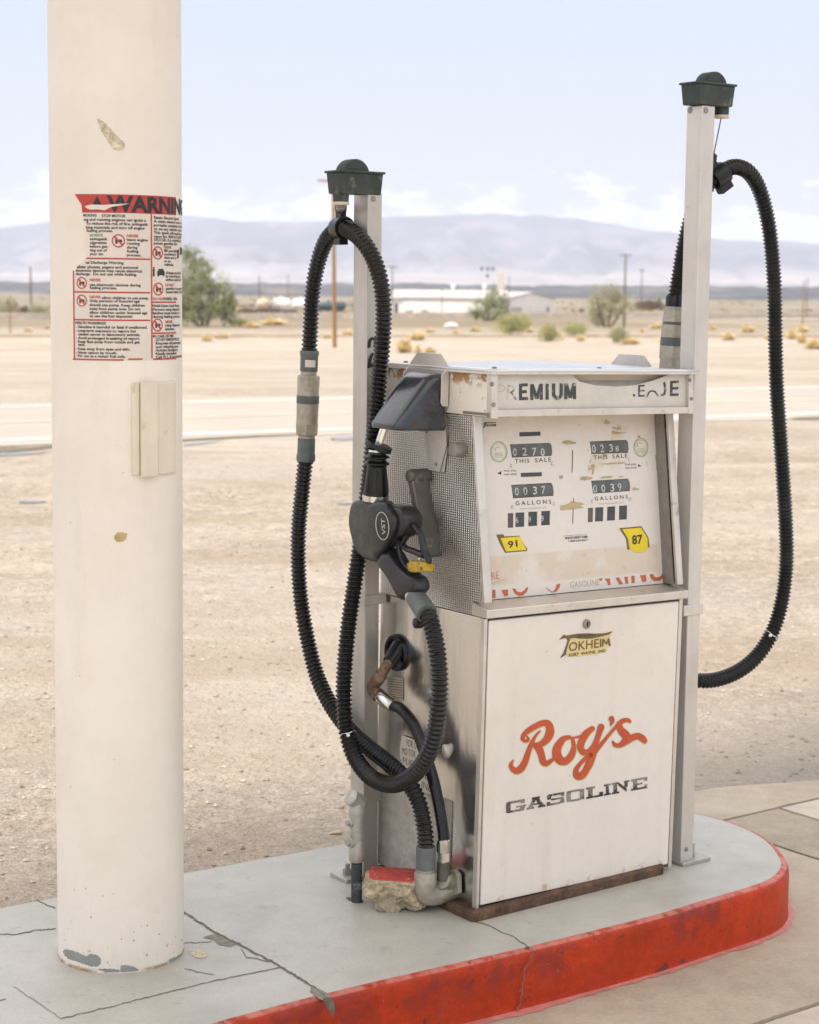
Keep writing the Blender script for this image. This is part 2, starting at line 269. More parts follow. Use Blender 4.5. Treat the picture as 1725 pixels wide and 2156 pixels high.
M['scrub'] = mat('scrub', (.20, .165, .09), .9, island=(.33, .27, .15))
M['lava'] = mat('lava', (.050, .052, .058), .95, var=[(.02, .4), (.1, .3)], layers=[dict(c=(.20, .17, .13), s=.013, lo=.52, hi=.66, k=.7)])
M['mountain'] = mat('mountain', (.115, .11, .135), .95, var=[(.0012, .25), (.006, .25)], layers=[dict(c=(.38, .33, .30), s=.002, lo=.3, hi=.6, box=[(2, -50, 62, 40)], k=.9), dict(c=(.27, .21, .18), s=.003, lo=.5, hi=.65, k=.6)])
M['canopy_white'] = mat('canopy_white', (.70, .64, .57), .7, var=(2, .04))
def emboss():
    m = mat('embossed_steel', (.70, .675, .63), .25, 1., var=[(5, .06)], layers=[dict(c=(.44, .39, .32), s=6, lo=.5, hi=.75, k=.3, rough=.5)])
    t = m.node_tree; b = t.nodes['Principled BSDF']; tcn = N(t, 'ShaderNodeTexCoord'); sp = N(t, 'ShaderNodeSeparateXYZ'); t.links.new(tcn.outputs['Object'], sp.inputs[0])
    a = math_(t, 'SINE', math_(t, 'MULTIPLY', sp.outputs[1], 2*math.pi/.0165)); c = math_(t, 'SINE', math_(t, 'MULTIPLY', sp.outputs[2], 2*math.pi/.0112))
    h = math_(t, 'MULTIPLY', math_(t, 'ABSOLUTE', math_(t, 'MULTIPLY', a, c)), .0016)
    nz = N(t, 'ShaderNodeTexNoise'); nz.inputs['Scale'].default_value = 4; t.links.new(tcn.outputs['Object'], nz.inputs['Vector'])
    h = math_(t, 'ADD', h, math_(t, 'MULTIPLY', nz.outputs[0], .010))
    bn = N(t, 'ShaderNodeBump'); bn.inputs['Distance'].default_value = 1; t.links.new(h, bn.inputs['Height']); t.links.new(bn.outputs[0], b.inputs['Normal']); return m
M['embossed'] = emboss()

# ------------------------------------------------------------------ mesh helpers
WM = {}
def empty(name, F, label, cat, group=None):
    o = bpy.data.objects.new(name, None); COL.objects.link(o); o.matrix_world = F; o.empty_display_size = .05
    WM[o.name] = F.copy(); tag(o, label, cat, group); return o
def tag(o, label=None, cat=None, group=None, kind=None):
    for k, v in (('label', label), ('category', cat), ('group', group), ('kind', kind)):
        if v: o[k] = v
    return o
class MB:
    """collects faces, in world coordinates (xf maps what is given into the world)"""
    def __init__(s, xf=None): s.v = []; s.f = []; s.xf = xf or Matrix()
    def add(s, vs, fs, X=None):
        T = s.xf @ X if X is not None else s.xf; n = len(s.v)
        s.v += [T @ Vector(v) for v in vs]; s.f += [[i+n for i in f] for f in fs]; return s
    def box(s, a, b, X=None):
        (x0, y0, z0), (x1, y1, z1) = a, b
        return s.add([(x0, y0, z0), (x1, y0, z0), (x1, y1, z0), (x0, y1, z0), (x0, y0, z1), (x1, y0, z1), (x1, y1, z1), (x0, y1, z1)],
              [(0, 3, 2, 1), (4, 5, 6, 7), (0, 1, 5, 4), (1, 2, 6, 5), (2, 3, 7, 6), (3, 0, 4, 7)], X)
    def poly(s, pts): return s.add(pts, [tuple(range(len(pts)))])
    def prism(s, pts, d):                            # pts 3D planar loop, d extrusion vector
        d = Vector(d); n = len(pts); A = [Vector(p) for p in pts]
        fs = [tuple(range(n))[::-1], tuple(range(n, 2*n))] + [(i, (i+1) % n, n+(i+1) % n, n+i) for i in range(n)]
        return s.add(A+[p+d for p in A], fs)
    def rings(s, rings, cap=True):
        n = len(rings[0]); vs = [p for r in rings for p in r]; fs = []
        for k in range(len(rings)-1):
            for i in range(n): fs.append((k*n+i, k*n+(i+1) % n, (k+1)*n+(i+1) % n, (k+1)*n+i))
        if cap: fs += [tuple(range(n))[::-1], tuple(range((len(rings)-1)*n, len(rings)*n))]
        return s.add(vs, fs)
    def tube(s, pts, rads, seg=14, cap=True):
        pts = [Vector(p) for p in pts]; rads = rads if isinstance(rads, (list, tuple)) else [rads]*len(pts); out = []
        t0 = (pts[1]-pts[0]).normalized(); a = Vector((0, 0, 1)) if abs(t0.z) < .9 else Vector((1, 0, 0)); e1 = t0.cross(a).normalized()
        for i, p in enumerate(pts):
            t = (pts[min(i+1, len(pts)-1)]-pts[max(i-1, 0)])
            t = t.normalized() if t.length > 1e-9 else t0
            e1 = (e1-t*e1.dot(t)).normalized(); e2 = t.cross(e1)
            out.append([p+(e1*math.cos(k*2*math.pi/seg)+e2*math.sin(k*2*math.pi/seg))*rads[i] for k in range(seg)])
        return s.rings(out, cap)
    def lathe(s, o, ax, prof, seg=24):               # prof (distance along ax, radius)
        o, ax = Vector(o), Vector(ax).normalized(); a = Vector((0, 0, 1)) if abs(ax.z) < .9 else Vector((1, 0, 0)); e1 = ax.cross(a).normalized(); e2 = ax.cross(e1)
        return s.rings([[o+ax*d+(e1*math.cos(k*2*math.pi/seg)+e2*math.sin(k*2*math.pi/seg))*r for k in range(seg)] for d, r in prof])
    def build(s, name, m, parent=None, smooth_=None, bevel=0., seg=2, **tags):
        W = WM[parent.name] if parent is not None and parent.name in WM else (Matrix(WM[parent['_r']]) if parent is not None and '_r' in parent else Matrix())
        Wi = W.inverted(); me = bpy.data.meshes.new(name)
        me.from_pydata([Wi @ v for v in s.v], [], s.f); me.validate(); 
        bm = bmesh.new(); bm.from_mesh(me); bmesh.ops.recalc_face_normals(bm, faces=bm.faces); bm.to_mesh(me); bm.free()
        if isinstance(m, str): m = M[m]
        me.materials.append(m)
        if smooth_: me.shade_smooth(); me.set_sharp_from_angle(angle=rad(smooth_))
        o = bpy.data.objects.new(name, me); COL.objects.link(o)
        if parent is not None: o.parent = parent
        WM[o.name] = W
        if bevel:
            b = o.modifiers.new('bevel', 'BEVEL'); b.width = bevel; b.segments = seg; b.limit_method = 'ANGLE'; b.angle_limit = rad(40); me.shade_smooth(); me.set_sharp_from_angle(angle=rad(50))
        tag(o, **tags); return o
def own(name, mb, m, origin, **k):                   # a top-level thing that is one mesh, origin at its base
    T = Matrix.Translation(Vector(origin)); WM['__t'] = T
    class _P: pass
    Wi = T.inverted(); sm = k.pop('smooth_', None); bv = k.pop('bevel', 0)
    o = mb.build(name, m, None, sm, bv)
    o.data.transform(Wi); o.matrix_world = T; WM[o.name] = T
    tag(o, **k); return o
def catmull(pts, step):
    P = [Vector(p) for p in pts]; P = [P[0]*2-P[1]]+P+[P[-1]*2-P[-2]]; dense = []
    for i in range(1, len(P)-2):
        a, b, c, d = P[i-1:i+3]
        for k in range(24):
            t = k/24; dense.append(.5*((2*b)+(c-a)*t+(2*a-5*b+4*c-d)*t*t+(3*b-a-3*c+d)*t**3))
    dense.append(P[-2].copy()); out = [dense[0]]; acc = 0
    for a, b in zip(dense, dense[1:]):
        L = (b-a).length
        while acc+L >= step:
            t = (step-acc)/L; a = a.lerp(b, t); out.append(a); L = (b-a).length; acc = 0
        acc += L
    return out
def hose(mb, pts, R, pitch, seg=20, depth=.23):
    P = catmull(pts, pitch/5); prof = [1, .965, 1-depth*.8, 1-depth, 1-depth*.62]
    mb.tube(P, [R*prof[i % 5] for i in range(len(P))], seg); return P
_FC = {}
def text_geom(s, bold=0., space=1., res=3):
    k = (s, bold, space)
    if k in _FC: return _FC[k]
    c = bpy.data.curves.new('t', 'FONT'); c.body = s; c.size = 1; c.offset = bold; c.space_character = space; c.resolution_u = res
    o = bpy.data.objects.new('t', c); COL.objects.link(o); dg = bpy.context.evaluated_depsgraph_get(); me = o.evaluated_get(dg).to_mesh()
    vs = [(v.co.x, v.co.y) for v in me.vertices]; fs = [tuple(p.vertices) for p in me.polygons]
    bpy.data.objects.remove(o); bpy.data.curves.remove(c); _FC[k] = (vs, fs); return vs, fs
CAP = max(v[1] for v in text_geom('H')[0])
def fill(outer, holes=()):                            # 2D face with holes
    c = bpy.data.curves.new('t', 'CURVE'); c.dimensions = '2D'; c.fill_mode = 'FRONT'
    for L in [outer, *holes]:
        sp = c.splines.new('POLY'); sp.points.add(len(L)-1); sp.use_cyclic_u = True
        for p, q in zip(sp.points, L): p.co = (q[0], q[1], 0, 1)
    o = bpy.data.objects.new('t', c); COL.objects.link(o); dg = bpy.context.evaluated_depsgraph_get(); me = o.evaluated_get(dg).to_mesh()
    vs = [(v.co.x, v.co.y) for v in me.vertices]; fs = [tuple(p.vertices) for p in me.polygons]
    bpy.data.objects.remove(o); bpy.data.curves.remove(c); return vs, fs
class Plane:
    """a flat face of a frame: pixels of the photograph land on it"""
    def __init__(s, F, P0, n, up): s.F = F; s.P0 = Vector(P0); s.n = Vector(n).normalized(); s.up = Vector(up).normalized(); s.rt = s.up.cross(s.n).normalized()
    def __call__(s, p, off=0.): return onplane(s.F, s.P0, s.n, p)+s.n*off
    def poly(s, mb, pts, off): mb.poly([s(p, off) for p in pts])
    def text(s, mb, txt, p0, p1, hpx, off, bold=0., space=1., slant=0., upto=None):
        a, b = s(p0, off), s(p1, off); vs, fs = text_geom(txt, bold, space)
        x0 = min(v[0] for v in vs); x1 = max(v[0] for v in vs); X = (b-a); h = hpx*pxm(s.F @ a)
        up = (s.up-X*(s.up.dot(X)/X.length_squared)).normalized() + X.normalized()*slant
        if upto: up = (s(upto, off)-a).normalized()
        mb.add([a+X*((v[0]-x0)/(x1-x0))+up*(v[1]/CAP*h) for v in vs], fs)
    def stroke(s, mb, pts, off, close=False):         # pts (px, py, width px): a brush stroke
        P = [Vector((p[0], p[1])) for p in pts]; W = [p[2]/2 for p in pts]; n = len(P); dense = []
        ids = range(n if close else n-1)
        for i in ids:
            g = lambda k: P[k % n] if close else P[max(0, min(n-1, k))]
            h = lambda k: W[k % n] if close else W[max(0, min(n-1, k))]
            a, b, c, d = g(i-1), g(i), g(i+1), g(i+2); wa, wb, wc, wd = h(i-1), h(i), h(i+1), h(i+2)
            for k in range(6):
                t = k/6; f = lambda a, b, c, d: .5*((2*b)+(c-a)*t+(2*a-5*b+4*c-d)*t*t+(3*b-a-3*c+d)*t**3)
                dense.append((f(a, b, c, d), max(.05, f(wa, wb, wc, wd))))
        if not close: dense.append((P[-1], W[-1]))
        L, Rr = [], []; m = len(dense)
        for i, (p, wd) in enumerate(dense):
            q0 = dense[(i-1) % m if close else max(0, i-1)][0]; q1 = dense[(i+1) % m if close else min(m-1, i+1)][0]
            t = (q1-q0); t = t.normalized() if t.length > 1e-6 else Vector((1, 0)); nn = Vector((-t.y, t.x)); L.append(s(p+nn*wd, off)); Rr.append(s(p-nn*wd, off))
        k = len(L); vs = L+Rr; fs = [(i, (i+1) % k, k+(i+1) % k, k+i) for i in range(k if close else k-1)]
        if not close:                                 # rounded ends
            for e, sg in ((0, -1), (m-1, 1)):
                p, wd = dense[e]; q = dense[1 if e == 0 else m-2][0]; t = (p-q).normalized(); nn = Vector((-t.y, t.x))
                fan = [s(p+(nn*math.cos(a)+t*math.sin(a))*wd, off) for a in [math.pi*j/8 for j in range(9)]]; b0 = len(vs); vs += fan; fs.append(tuple(range(b0, b0+9)))
        mb.add(vs, fs)
def pillow(mb, loop, axis, t, rnd_=.3, lay=4, ax_off=0.):
    """rounded slab: loop of local points, extruded along axis by t with rounded rims"""
    A = [Vector(p) for p in loop]; c = sum(A, Vector())/len(A); axis = Vector(axis).normalized(); n = len(A); R = []
    for k in range(lay+1): 
        a = math.pi/2*k/lay; sc = 1-rnd_*(1-math.sin(a)); R.append((sc, -t/2+ (t*.35)*(1-math.cos(a))))
    R += [(sc, -d) for sc, d in reversed(R)]
    mb.rings([[c+(p-c)*sc+axis*(d+ax_off) for p in A] for sc, d in R])
def smooth_loop(pts, k=4):
    P = [Vector(p) for p in pts]; n = len(P); out = []
    for i in range(n):
        a, b, c, d = P[i-1], P[i], P[(i+1) % n], P[(i+2) % n]
        for j in range(k):
            t = j/k; out.append(.5*((2*b)+(c-a)*t+(2*a-5*b+4*c-d)*t*t+(3*b-a-3*c+d)*t**3))
    return out
def screw(mb, p, n, r=.006):
    mb.lathe(p, n, [(-.001, r), (.002, r), (.0035, r*.7), (.0036, r*.3)], 10)

# ================================================================== SETTING
# ground: one sheet to the horizon
mb = MB(); qs = [-120, -40, -12, 0, 4, 8, 12, 16, 20, 24, 26, 29, 33, 37, 41, 50, 60, 72, 87, 105, 130, 150, 175, 215, 260, 305, 380, 480, 600, 850, 1300, 1900, 2600, 5000, 14000]
xs = [-6, -3, -2, -1.4, -1, -.7, -.45, -.25, -.1, 0, .1, .25, .45, .7, 1, 1.4, 2, 3, 6]
vs = []
for q in qs:
    sp = max(60, abs(q)*1.1)
    for x in xs:
        P = NR*q + DR*(x*sp); vs.append((P.x, P.y, terr(P.x, P.y)))
k = len(xs); fs = [(j*k+i, j*k+i+1, (j+1)*k+i+1, (j+1)*k+i) for j in range(len(qs)-1) for i in range(k-1)]
mb.add(vs, fs).build('ground', 'dirt', kind='structure')
def strip(name, m, q0, q1, z, s0=-150, s1=150, wob=0., n=60, kind='structure'):
    mb = MB(); A = []; B = []
    for i in range(n+1):
        s_ = s0+(s1-s0)*i/n; a = q0+wob*noise.noise((s_*.7, q0, 0)); b = q1+wob*noise.noise((s_*.7, q1, 3))
        A.append(NR*a+DR*s_+Vector((0, 0, z))); B.append(NR*b+DR*s_+Vector((0, 0, z)))
    mb.add(A+B, [(i, i+1, n+2+i, n+1+i) for i in range(n)]); return mb.build(name, m, kind=kind)
strip('road', 'asphalt', 18.1, 24.4, .005, wob=.25, n=240)
strip('road_line', 'line_white', 18.62, 18.78, .010); strip('road_line', 'line_white', 23.72, 23.88, .010); strip('road_line', 'line_yellow', 21.0, 21.14, .010)
# puddles and the broken road edge
def ground_patch(name, m, pts, z, kind='structure', wob=3):
    P = smooth_loop([Vector((x, y, 0)) for x, y in pts], 5); out = []
    for p in P:
        d = ray(p.x, p.y); t = (z-CAM.z)/d.z; out.append(CAM+d*t)
    mb = MB(); mb.poly(out); return mb.build(name, m, kind=kind)
for pts in ([(-40, 953), (30, 952), (80, 953), (108, 951), (70, 956), (10, 959), (-40, 960)], [(388, 935), (420, 932), (470, 927), (455, 930), (420, 935), (390, 938)], [(700, 922), (720, 920), (750, 919), (752, 924), (725, 927), (700, 926)],
            [(40, 1056), (60, 1054), (96, 1055), (84, 1058), (55, 1059)], [(710, 1060), (735, 1058), (748, 1060), (720, 1062)]):
    ground_patch('puddle', 'puddle', pts, .006)
for pts in ([(-60, 944), (0, 938), (60, 941), (118, 934), (116, 940), (60, 947), (0, 951), (-60, 952)], [(1665, 881), (1700, 877), (1790, 876), (1790, 880), (1700, 883)], [(386, 924), (500, 918), (640, 912), (640, 914), (500, 921), (386, 928)]):
    ground_patch('road_edge', 'edge_dark', pts, .009)
# concrete apron in slabs round the right end of the island
z8 = Zm(2000, 2350, .3595)
def gi(p): 
    d = ray(*p); t = (0-CAM.z)/d.z; X = FI.inverted() @ (CAM+d*t); return X
j1 = gi(z8(700, 430)).y; j2 = (gi(z8(1010, 340)).x+gi(z8(1391, 460)).x)/2; j3 = (gi(z8(1100, 690)).x+gi(z8(1391, 800)).x)/2; j5 = (gi(z8(1050, 2150)).y+gi(z8(1391, 2010)).y)/2
bA, bB = gi(z8(330, 210)), gi(z8(1391, 120))
def slab(pts, m, z=.012):
    mb = MB(FI); o = -.15
    # jagged edges: subdivide and jitter a little
    out = []
    for a, b in zip(pts, pts[1:]+pts[:1]):
        a, b = Vector(a), Vector(b); n = max(1, int((b-a).length/.06)); n = min(n, 60)
        for k in range(n):
            p = a.lerp(b, k/n); h = noise.noise((p.x*9, p.y*9, 1))*.006; out.append((p.x+h, p.y+h, o+z))
    mb.prism(out, (0, 0, -.02)); return mb.build('concrete_slab', m, kind='structure')
g = .008; bd = lambda u: bA.y+(bB.y-bA.y)*(u-bA.x)/(bB.x-bA.x)
slab([(1.05, j1+g), (2.4, j1+g), (2.4, bd(2.4)+.005), (j2, bd(j2)+.02), (bA.x, bA.y), (j3, bd(j3)+.03), (1.05, bd(1.05)-.25)], 'apron_tan')
slab([(j2+g, j1-3.2), (9, j1-3.2), (9, j1-g), (j2+g, j1-g)], 'apron_pale')
slab([(j3+g, j1-3.2), (j2-g, j1-3.2), (j2-g, j1-g), (j3+g, j1-g)], 'apron_grey')
slab([(-7, j5+g), (j3-g, j5+g), (j3-g, j1-g), (.3, j1-g), (-7, .4)], 'apron_tan')
slab([(-7, j5-4), (j3-g, j5-4), (j3-g, j5-g), (-7, j5-g)], 'apron_pale')
# the raised island: grey top, red kerb
isl = [(-6, -.24), (-2, -.225), (-.8, -.205), (-.48, -.21), (-.25, -.225), (-.02, -.24), (.346, -.252), (.549, -.243), (.69, -.238), (.783, -.228), (.861, -.200), (.934, -.150), (.99, -.085), (1.046, 0), (1.083, .09), (1.10, .19),
       (1.095, .281), (1.068, .345), (1.015, .43), (.93, .51), (.82, .57), (.66, .615), (.4, .65), (.08, .675), (-.4, .705), (-.9, .726), (-2, .745), (-6, .745)]
L = smooth_loop([Vector((a, b, 0)) for a, b in isl[1:-1]], 6)
cut = [p for p in L[:-6]]; loop = [Vector((-6, -.24, 0))]+cut+[Vector((-6, .745, 0))]
def inset(loop, d):
    out = []; n = len(loop)
    for i, p in enumerate(loop):
        t = (loop[(i+1) % n]-loop[i-1]).normalized(); nn = Vector((-t.y, t.x, 0)); out.append(p+nn*d)
    return out
prof = [(-.012, -.152), (-.003, -.140), (0, -.12), (0, -.03), (.002, -.012), (.007, -.004), (.014, -.0012), (.022, 0)]
mb = MB(FI); mb.rings([[p+Vector((0, 0, z)) for p in inset(loop, d)] for d, z in prof], cap=False)
kerb = mb.build('kerb', 'kerb_red', None, smooth_=60, kind='structure'); 
kerb.data.transform(FI.inverted()); kerb.matrix_world = FI; WM[kerb.name] = FI
ii = inset(loop, .0222); mb = MB(FI); vs_, fs_ = fill([(p.x, p.y) for p in ii]); mb.add([(a, b, 0) for a, b in vs_], fs_)
top_ = mb.build('island_top', 'island_grey', None, kind='structure'); top_.data.transform(FI.inverted()); top_.matrix_world = FI; WM[top_.name] = FI
# overspray along the foot of the kerb
mb = MB(FI); A = []; B = []
lp = [p for p in loop if p.x > -1.6 and p.y < .2]
lp2 = []
for a, b in zip(lp, lp[1:]):
    n = max(1, int((b-a).length/.008)); lp2 += [a.lerp(b, k/n) for k in range(n)]
lo_ = inset(lp2, 1)
for i, p in enumerate(lp2[1:-1], 1):
    nn = (lo_[i]-p).normalized(); wd = .018+.012*noise.noise((p.x*3, p.y*3, 2))+.010*noise.noise((p.x*24, p.y*24, 5)); wd = max(.004, wd)*.8+.004
    A.append(p+nn*.004+Vector((0, 0, -.1335))); B.append(p-nn*wd+Vector((0, 0, -.1365)))
mb.add(A+B, [(i, i+1, len(A)+i+1, len(A)+i) for i in range(len(A)-1)]).build('kerb_overspray', 'pink_paint', kind='structure')
# cracks
def ribbon(mb, pts, wpx, plane, off, jit=2.2):
    P = []
    for a, b in zip(pts, pts[1:]):
        n = max(2, int(math.hypot(b[0]-a[0], b[1]-a[1])/4))
        for k in range(n): P.append((a[0]+(b[0]-a[0])*k/n, a[1]+(b[1]-a[1])*k/n))
    P.append(pts[-1]); A, B = [], []
    for i, (x, y) in enumerate(P):
        h = noise.noise((x*.09, y*.09, 0))*jit; t = Vector((P[min(i+1, len(P)-1)][0]-P[max(i-1, 0)][0], P[min(i+1, len(P)-1)][1]-P[max(i-1, 0)][1])).normalized(); n = Vector((-t.y, t.x))
        ww = wpx*(.55+.45*noise.noise((x*.21, y*.21, 4)))+.25; c = Vector((x, y))+n*h
        A.append(plane(c+n*ww, off)); B.append(plane(c-n*ww, off))
    k = len(A); mb.add(A+B, [(i, i+1, k+i+1, k+i) for i in range(k-1)])
ITOP = Plane(FI, (0, 0, 0), (0, 0, 1), (0, 1, 0)); a6 = Zm(0, 2500, .6957); a7 = Zm(1100, 2500, .8116)
mb = MB(FI); mp = MB(FI)
ribbon(mb, [a6(*p) for p in [(780, 395), (850, 435), (940, 495), (1050, 550), (1200, 630), (1300, 690), (1380, 740), (1440, 790)]], 1.5, ITOP, .0012)
ribbon(mp, [a6(*p) for p in [(780, 395), (850, 435), (940, 495), (1050, 550), (1200, 630), (1300, 690), (1380, 740), (1440, 790)]], 4.2, ITOP, .0006, 2.2)
for L_, w_ in (([(245, 482), (160, 488), (60, 508), (0, 505)], 1.1), ([(160, 352), (200, 375), (245, 390)], 1.), ([(270, 875), (480, 825), (760, 755), (960, 705), (1230, 652)], .9), ([(60, 735), (150, 795), (270, 875)], .5), ([(1060, 570), (1080, 605), (1180, 625)], .9),
               ([(805, 543), (860, 542), (930, 536)], .6), ([(810, 655), (870, 672), (940, 683)], .7), ([(0, 795), (25, 790)], 1.2)):
    ribbon(mb, [a6(*p) for p in L_], w_, ITOP, .0012)
ribbon(mb, [a7(*p) for p in [(395, 375), (480, 400), (530, 425), (570, 440), (650, 490)]], .9, ITOP, .0012)
KF = Plane(FI, (0, -.2445, 0), (0, -1, 0), (0, 0, 1))
ribbon(mb, [a7(*p) for p in [(650, 492), (628, 540), (612, 590), (606, 660), (590, 712), (575, 765)]], 1.6, KF, .0022, 4)
mb.build('crack', 'crack', top_, kind='structure')
for q in ([(930, 505), (975, 512), (1000, 535), (1040, 548), (1010, 560), (960, 552), (935, 530), (890, 520)], [(1365, 735), (1400, 745), (1450, 770), (1440, 800), (1400, 790), (1360, 760)]):
    ITOP.poly(mp, [a6(*p) for p in q], .0009)
mp.build('crack_edge', 'crack_pale', top_, kind='structure')
mb = MB(FI); ITOP.poly(mb, [a6(*p) for p in [(832, 575), (865, 570), (905, 582), (912, 600), (890, 612), (855, 606), (835, 592)]], .001); mb.build('stain', M['scrape'], top_, kind='structure')
mb = MB(FI); KF.poly(mb, [a6(*p) for p in [(1400, 775), (1425, 772), (1450, 785), (1456, 830), (1448, 858), (1425, 825)]], .012); mb.build('kerb_chip', 'crack', kerb, kind='structure')
# loose gravel on the dirt
mb = MB(); 
for i in range(22000):
    y = 3.5+ (rnd.random()**1.6)*13; x = rnd.uniform(-.34, .34)*y
    P = Vector((x, y, 0)); Lc = FI.inverted() @ Vector((x, y, .15))
    if (Lc.y < .80 and Lc.x < 1.2) or (Lc.x > .2 and Lc.y < bd(Lc.x)+.05): continue
    s_ = (.002+.009*rnd.random()**5) * (1 + y*.03)
    o8 = [Vector((1, 0, 0)), Vector((-1, 0, 0)), Vector((0, 1, 0)), Vector((0, -1, 0)), Vector((0, 0, .6)), Vector((0, 0, -.4))]
    a = rnd.random()*6; Rm = Matrix.Rotation(a, 3, 'Z'); vs = [P+Rm @ (v*s_*rnd.uniform(.6, 1.3))+Vector((0, 0, s_*.2)) for v in o8]
    mb.add(vs, [(0, 2, 4), (2, 1, 4), (1, 3, 4), (3, 0, 4), (2, 0, 5), (1, 2, 5), (3, 1, 5), (0, 3, 5)])
mb.build('gravel', 'pebble', label='loose pale gravel scattered over the dirt behind the island', kind='stuff')

# mountains, lava field, railway bank
ridge = [(-7000, 520), (-5200, 470), (-3800, 505), (-2600, 468), (-1700, 500), (-900, 492), (-500, 486), (-200, 476), (0, 476), (60, 471), (100, 466), (240, 458), (384, 453), (450, 457), (520, 461), (600, 464), (700, 463), (760, 455), (820, 450), (900, 449), (1000, 447), (1040, 446), (1100, 448), (1200, 456), (1280, 468), (1340, 478), (1400, 485), (1440, 490), (1480, 499), (1560, 504), (1600, 505), (1640, 503), (1725, 511), (1900, 520), (2200, 508), (2600, 526), (3400, 490), (4300, 520), (5600, 478), (7000, 505), (8800, 530)]
def ridge_y(x):
    for (a, ya), (b, yb) in zip(ridge, ridge[1:]):
        if a <= x <= b: t = (x-a)/(b-a); t = t*t*(3-2*t); return ya+(yb-ya)*t
    return 530
D0, D1 = 4200., 7200.; vs = []; nx, ny = 900, 46; mb = MB()
for j in range(ny+1):
    t = j/ny; d = D0+(D1+900-D0)*t; tr = (d-D0)/(D1-D0)
    for i in range(nx+1):
        px_ = -7000+15700*i/nx; dr = ray(px_, ridge_y(px_)); H_ = dr.z/dr.y*D1+1.65; X = dr.x/dr.y*d
        fan = .20*min(1, tr/.55)**1.3
        if tr <= .55: h = fan
        elif tr <= 1: s_ = (tr-.55)/.45; h = .20+.80*s_**1.25
        else: h = 1-.8*(tr-1)/.3
        amp = max(0, min(1, (tr-.35)/.3))*(1-.92*max(0, min(1, (tr-.8)/.2)) if tr < 1 else .1)
        n_ = noise.fractal((px_*.008, d*.0016, 0), .9, 2.1, 6)*.30+abs(noise.noise((px_*.021, d*.0010, 7)))*.26-.12
        vs.append((X, d, -9+(H_+9)*max(0, h+amp*n_*.8)))
mb.add(vs, [(j*(nx+1)+i, j*(nx+1)+i+1, (j+1)*(nx+1)+i+1, (j+1)*(nx+1)+i) for j in range(ny) for i in range(nx)])
mb.build('mountains', 'mountain', None, smooth_=80, kind='structure')
mb = MB(); vs = []; nx, ny = 900, 14
for j in range(ny+1):
    d = 1300+1100*j/ny; prof_ = math.sin(math.pi*min(1, j/ny))**.6
    for i in range(nx+1):
        px_ = -7000+15700*i/nx; dr = ray(px_, 600); X = dr.x/dr.y*d
        topy = 597+.006*(px_-862)-2.5*noise.noise((px_*.004, 0, 0))-1.5*noise.noise((px_*.02, 1, 0)); zt = (ray(px_, topy).z/ray(px_, topy).y)*d+1.65
        vs.append((X, d, -9+(zt+9)*prof_*(.9+.25*noise.noise((px_*.03, d*.01, 2))*(1 if 0 < j < ny else 0))))
mb.add(vs, [(j*(nx+1)+i, j*(nx+1)+i+1, (j+1)*(nx+1)+i+1, (j+1)*(nx+1)+i) for j in range(ny) for i in range(nx)])
mb.build('lava_field', 'lava', None, smooth_=80, kind='structure')
def bank(name, m, pa, pb, hpx, depth, ext=1.5):      # a long low bank seen between two pixels of its foot
    A, B = gpt(*pa), gpt(*pb); d = (B-A); A -= d*ext; B += d*ext; h = hpx*pxm(gpt(*pa)); up = Vector((0, 0, 1)); nb = Vector((-d.y, d.x, 0)).normalized()
    n = 160; mb = MB(); prof = [(0, -1.5), (depth*.25, h*.8), (depth*.4, h), (depth*.6, h), (depth, -1.5)]
    R = []
    for i in range(n+1):
        P = A.lerp(B, i/n); P.z = terr(P.x, P.y); k = 1+.25*noise.noise((i*.35, hpx, 0)); R.append([P+nb*a+up*(b*k if b > 0 else b) for a, b in prof])
    mb.rings(R, cap=False)
    return mb.build(name, m, None, smooth_=60, kind='structure')
bank('railway_bank', 'ballast', (540, 672), (1500, 667), 11, 14)
M['berm'] = mat('berm', (.27, .205, .125), .95, var=[(.8, .2), (5, .2)])
bank('dirt_berm', 'berm', (386, 710), (1450, 710), 4.6, 2.5); 
# scrub too far to count
mb = MB()
for i in range(2600):
    px_ = rnd.uniform(-300, 2000); py_ = 613+ (rnd.random()**1.5)*50; P = gpt(px_, py_); s_ = rnd.uniform(.35, 1.3)
    if noise.noise((px_*.006, py_*.05, 3)) < -.15: continue
    for k in range(4):
        a = rnd.random()*6.3; c = P+Vector((math.cos(a), math.sin(a), 0))*s_*.5; mb.add([c+Vector((rnd.uniform(-1, 1)*s_, rnd.uniform(-1, 1)*s_, rnd.uniform(0, 1)*s_)) for _ in range(3)], [(0, 1, 2)])
mb.build('desert_scrub', 'scrub', label='low olive and straw scrub covering the far desert flat', kind='stuff')

# ================================================================== BACKGROUND THINGS
def leaves(mb, lobes, size, elong=1.):
    for (c, r, n) in lobes:
        for _ in range(int(n*4.5)):
            while True:
                v = Vector((rnd.uniform(-1, 1), rnd.uniform(-1, 1), rnd.uniform(-1, 1)))
                if .25 < v.length < 1: break
            v = v*(.85+.5*noise.noise(v*2.3+Vector(c)*.37))*(1 if rnd.random() < .8 else 1.22); p = Vector(c)+Vector((v.x*r[0], v.y*r[1], v.z*r[2]))
            if noise.noise(p*(1.1/max(.3, r[0]*.5))) < -.10: continue
            a = Vector((rnd.gauss(0, 1), rnd.gauss(0, 1), rnd.gauss(0, 1)*elong)).normalized()*size*rnd.uniform(.5, 1.3); b = a.orthogonal().normalized()*size*rnd.uniform(.4, .85); b.rotate(Matrix.Rotation(rnd.random()*6, 3, a))
            mb.add([p-a, p+b, p+a, p-b], [(0, 1, 2, 3)])
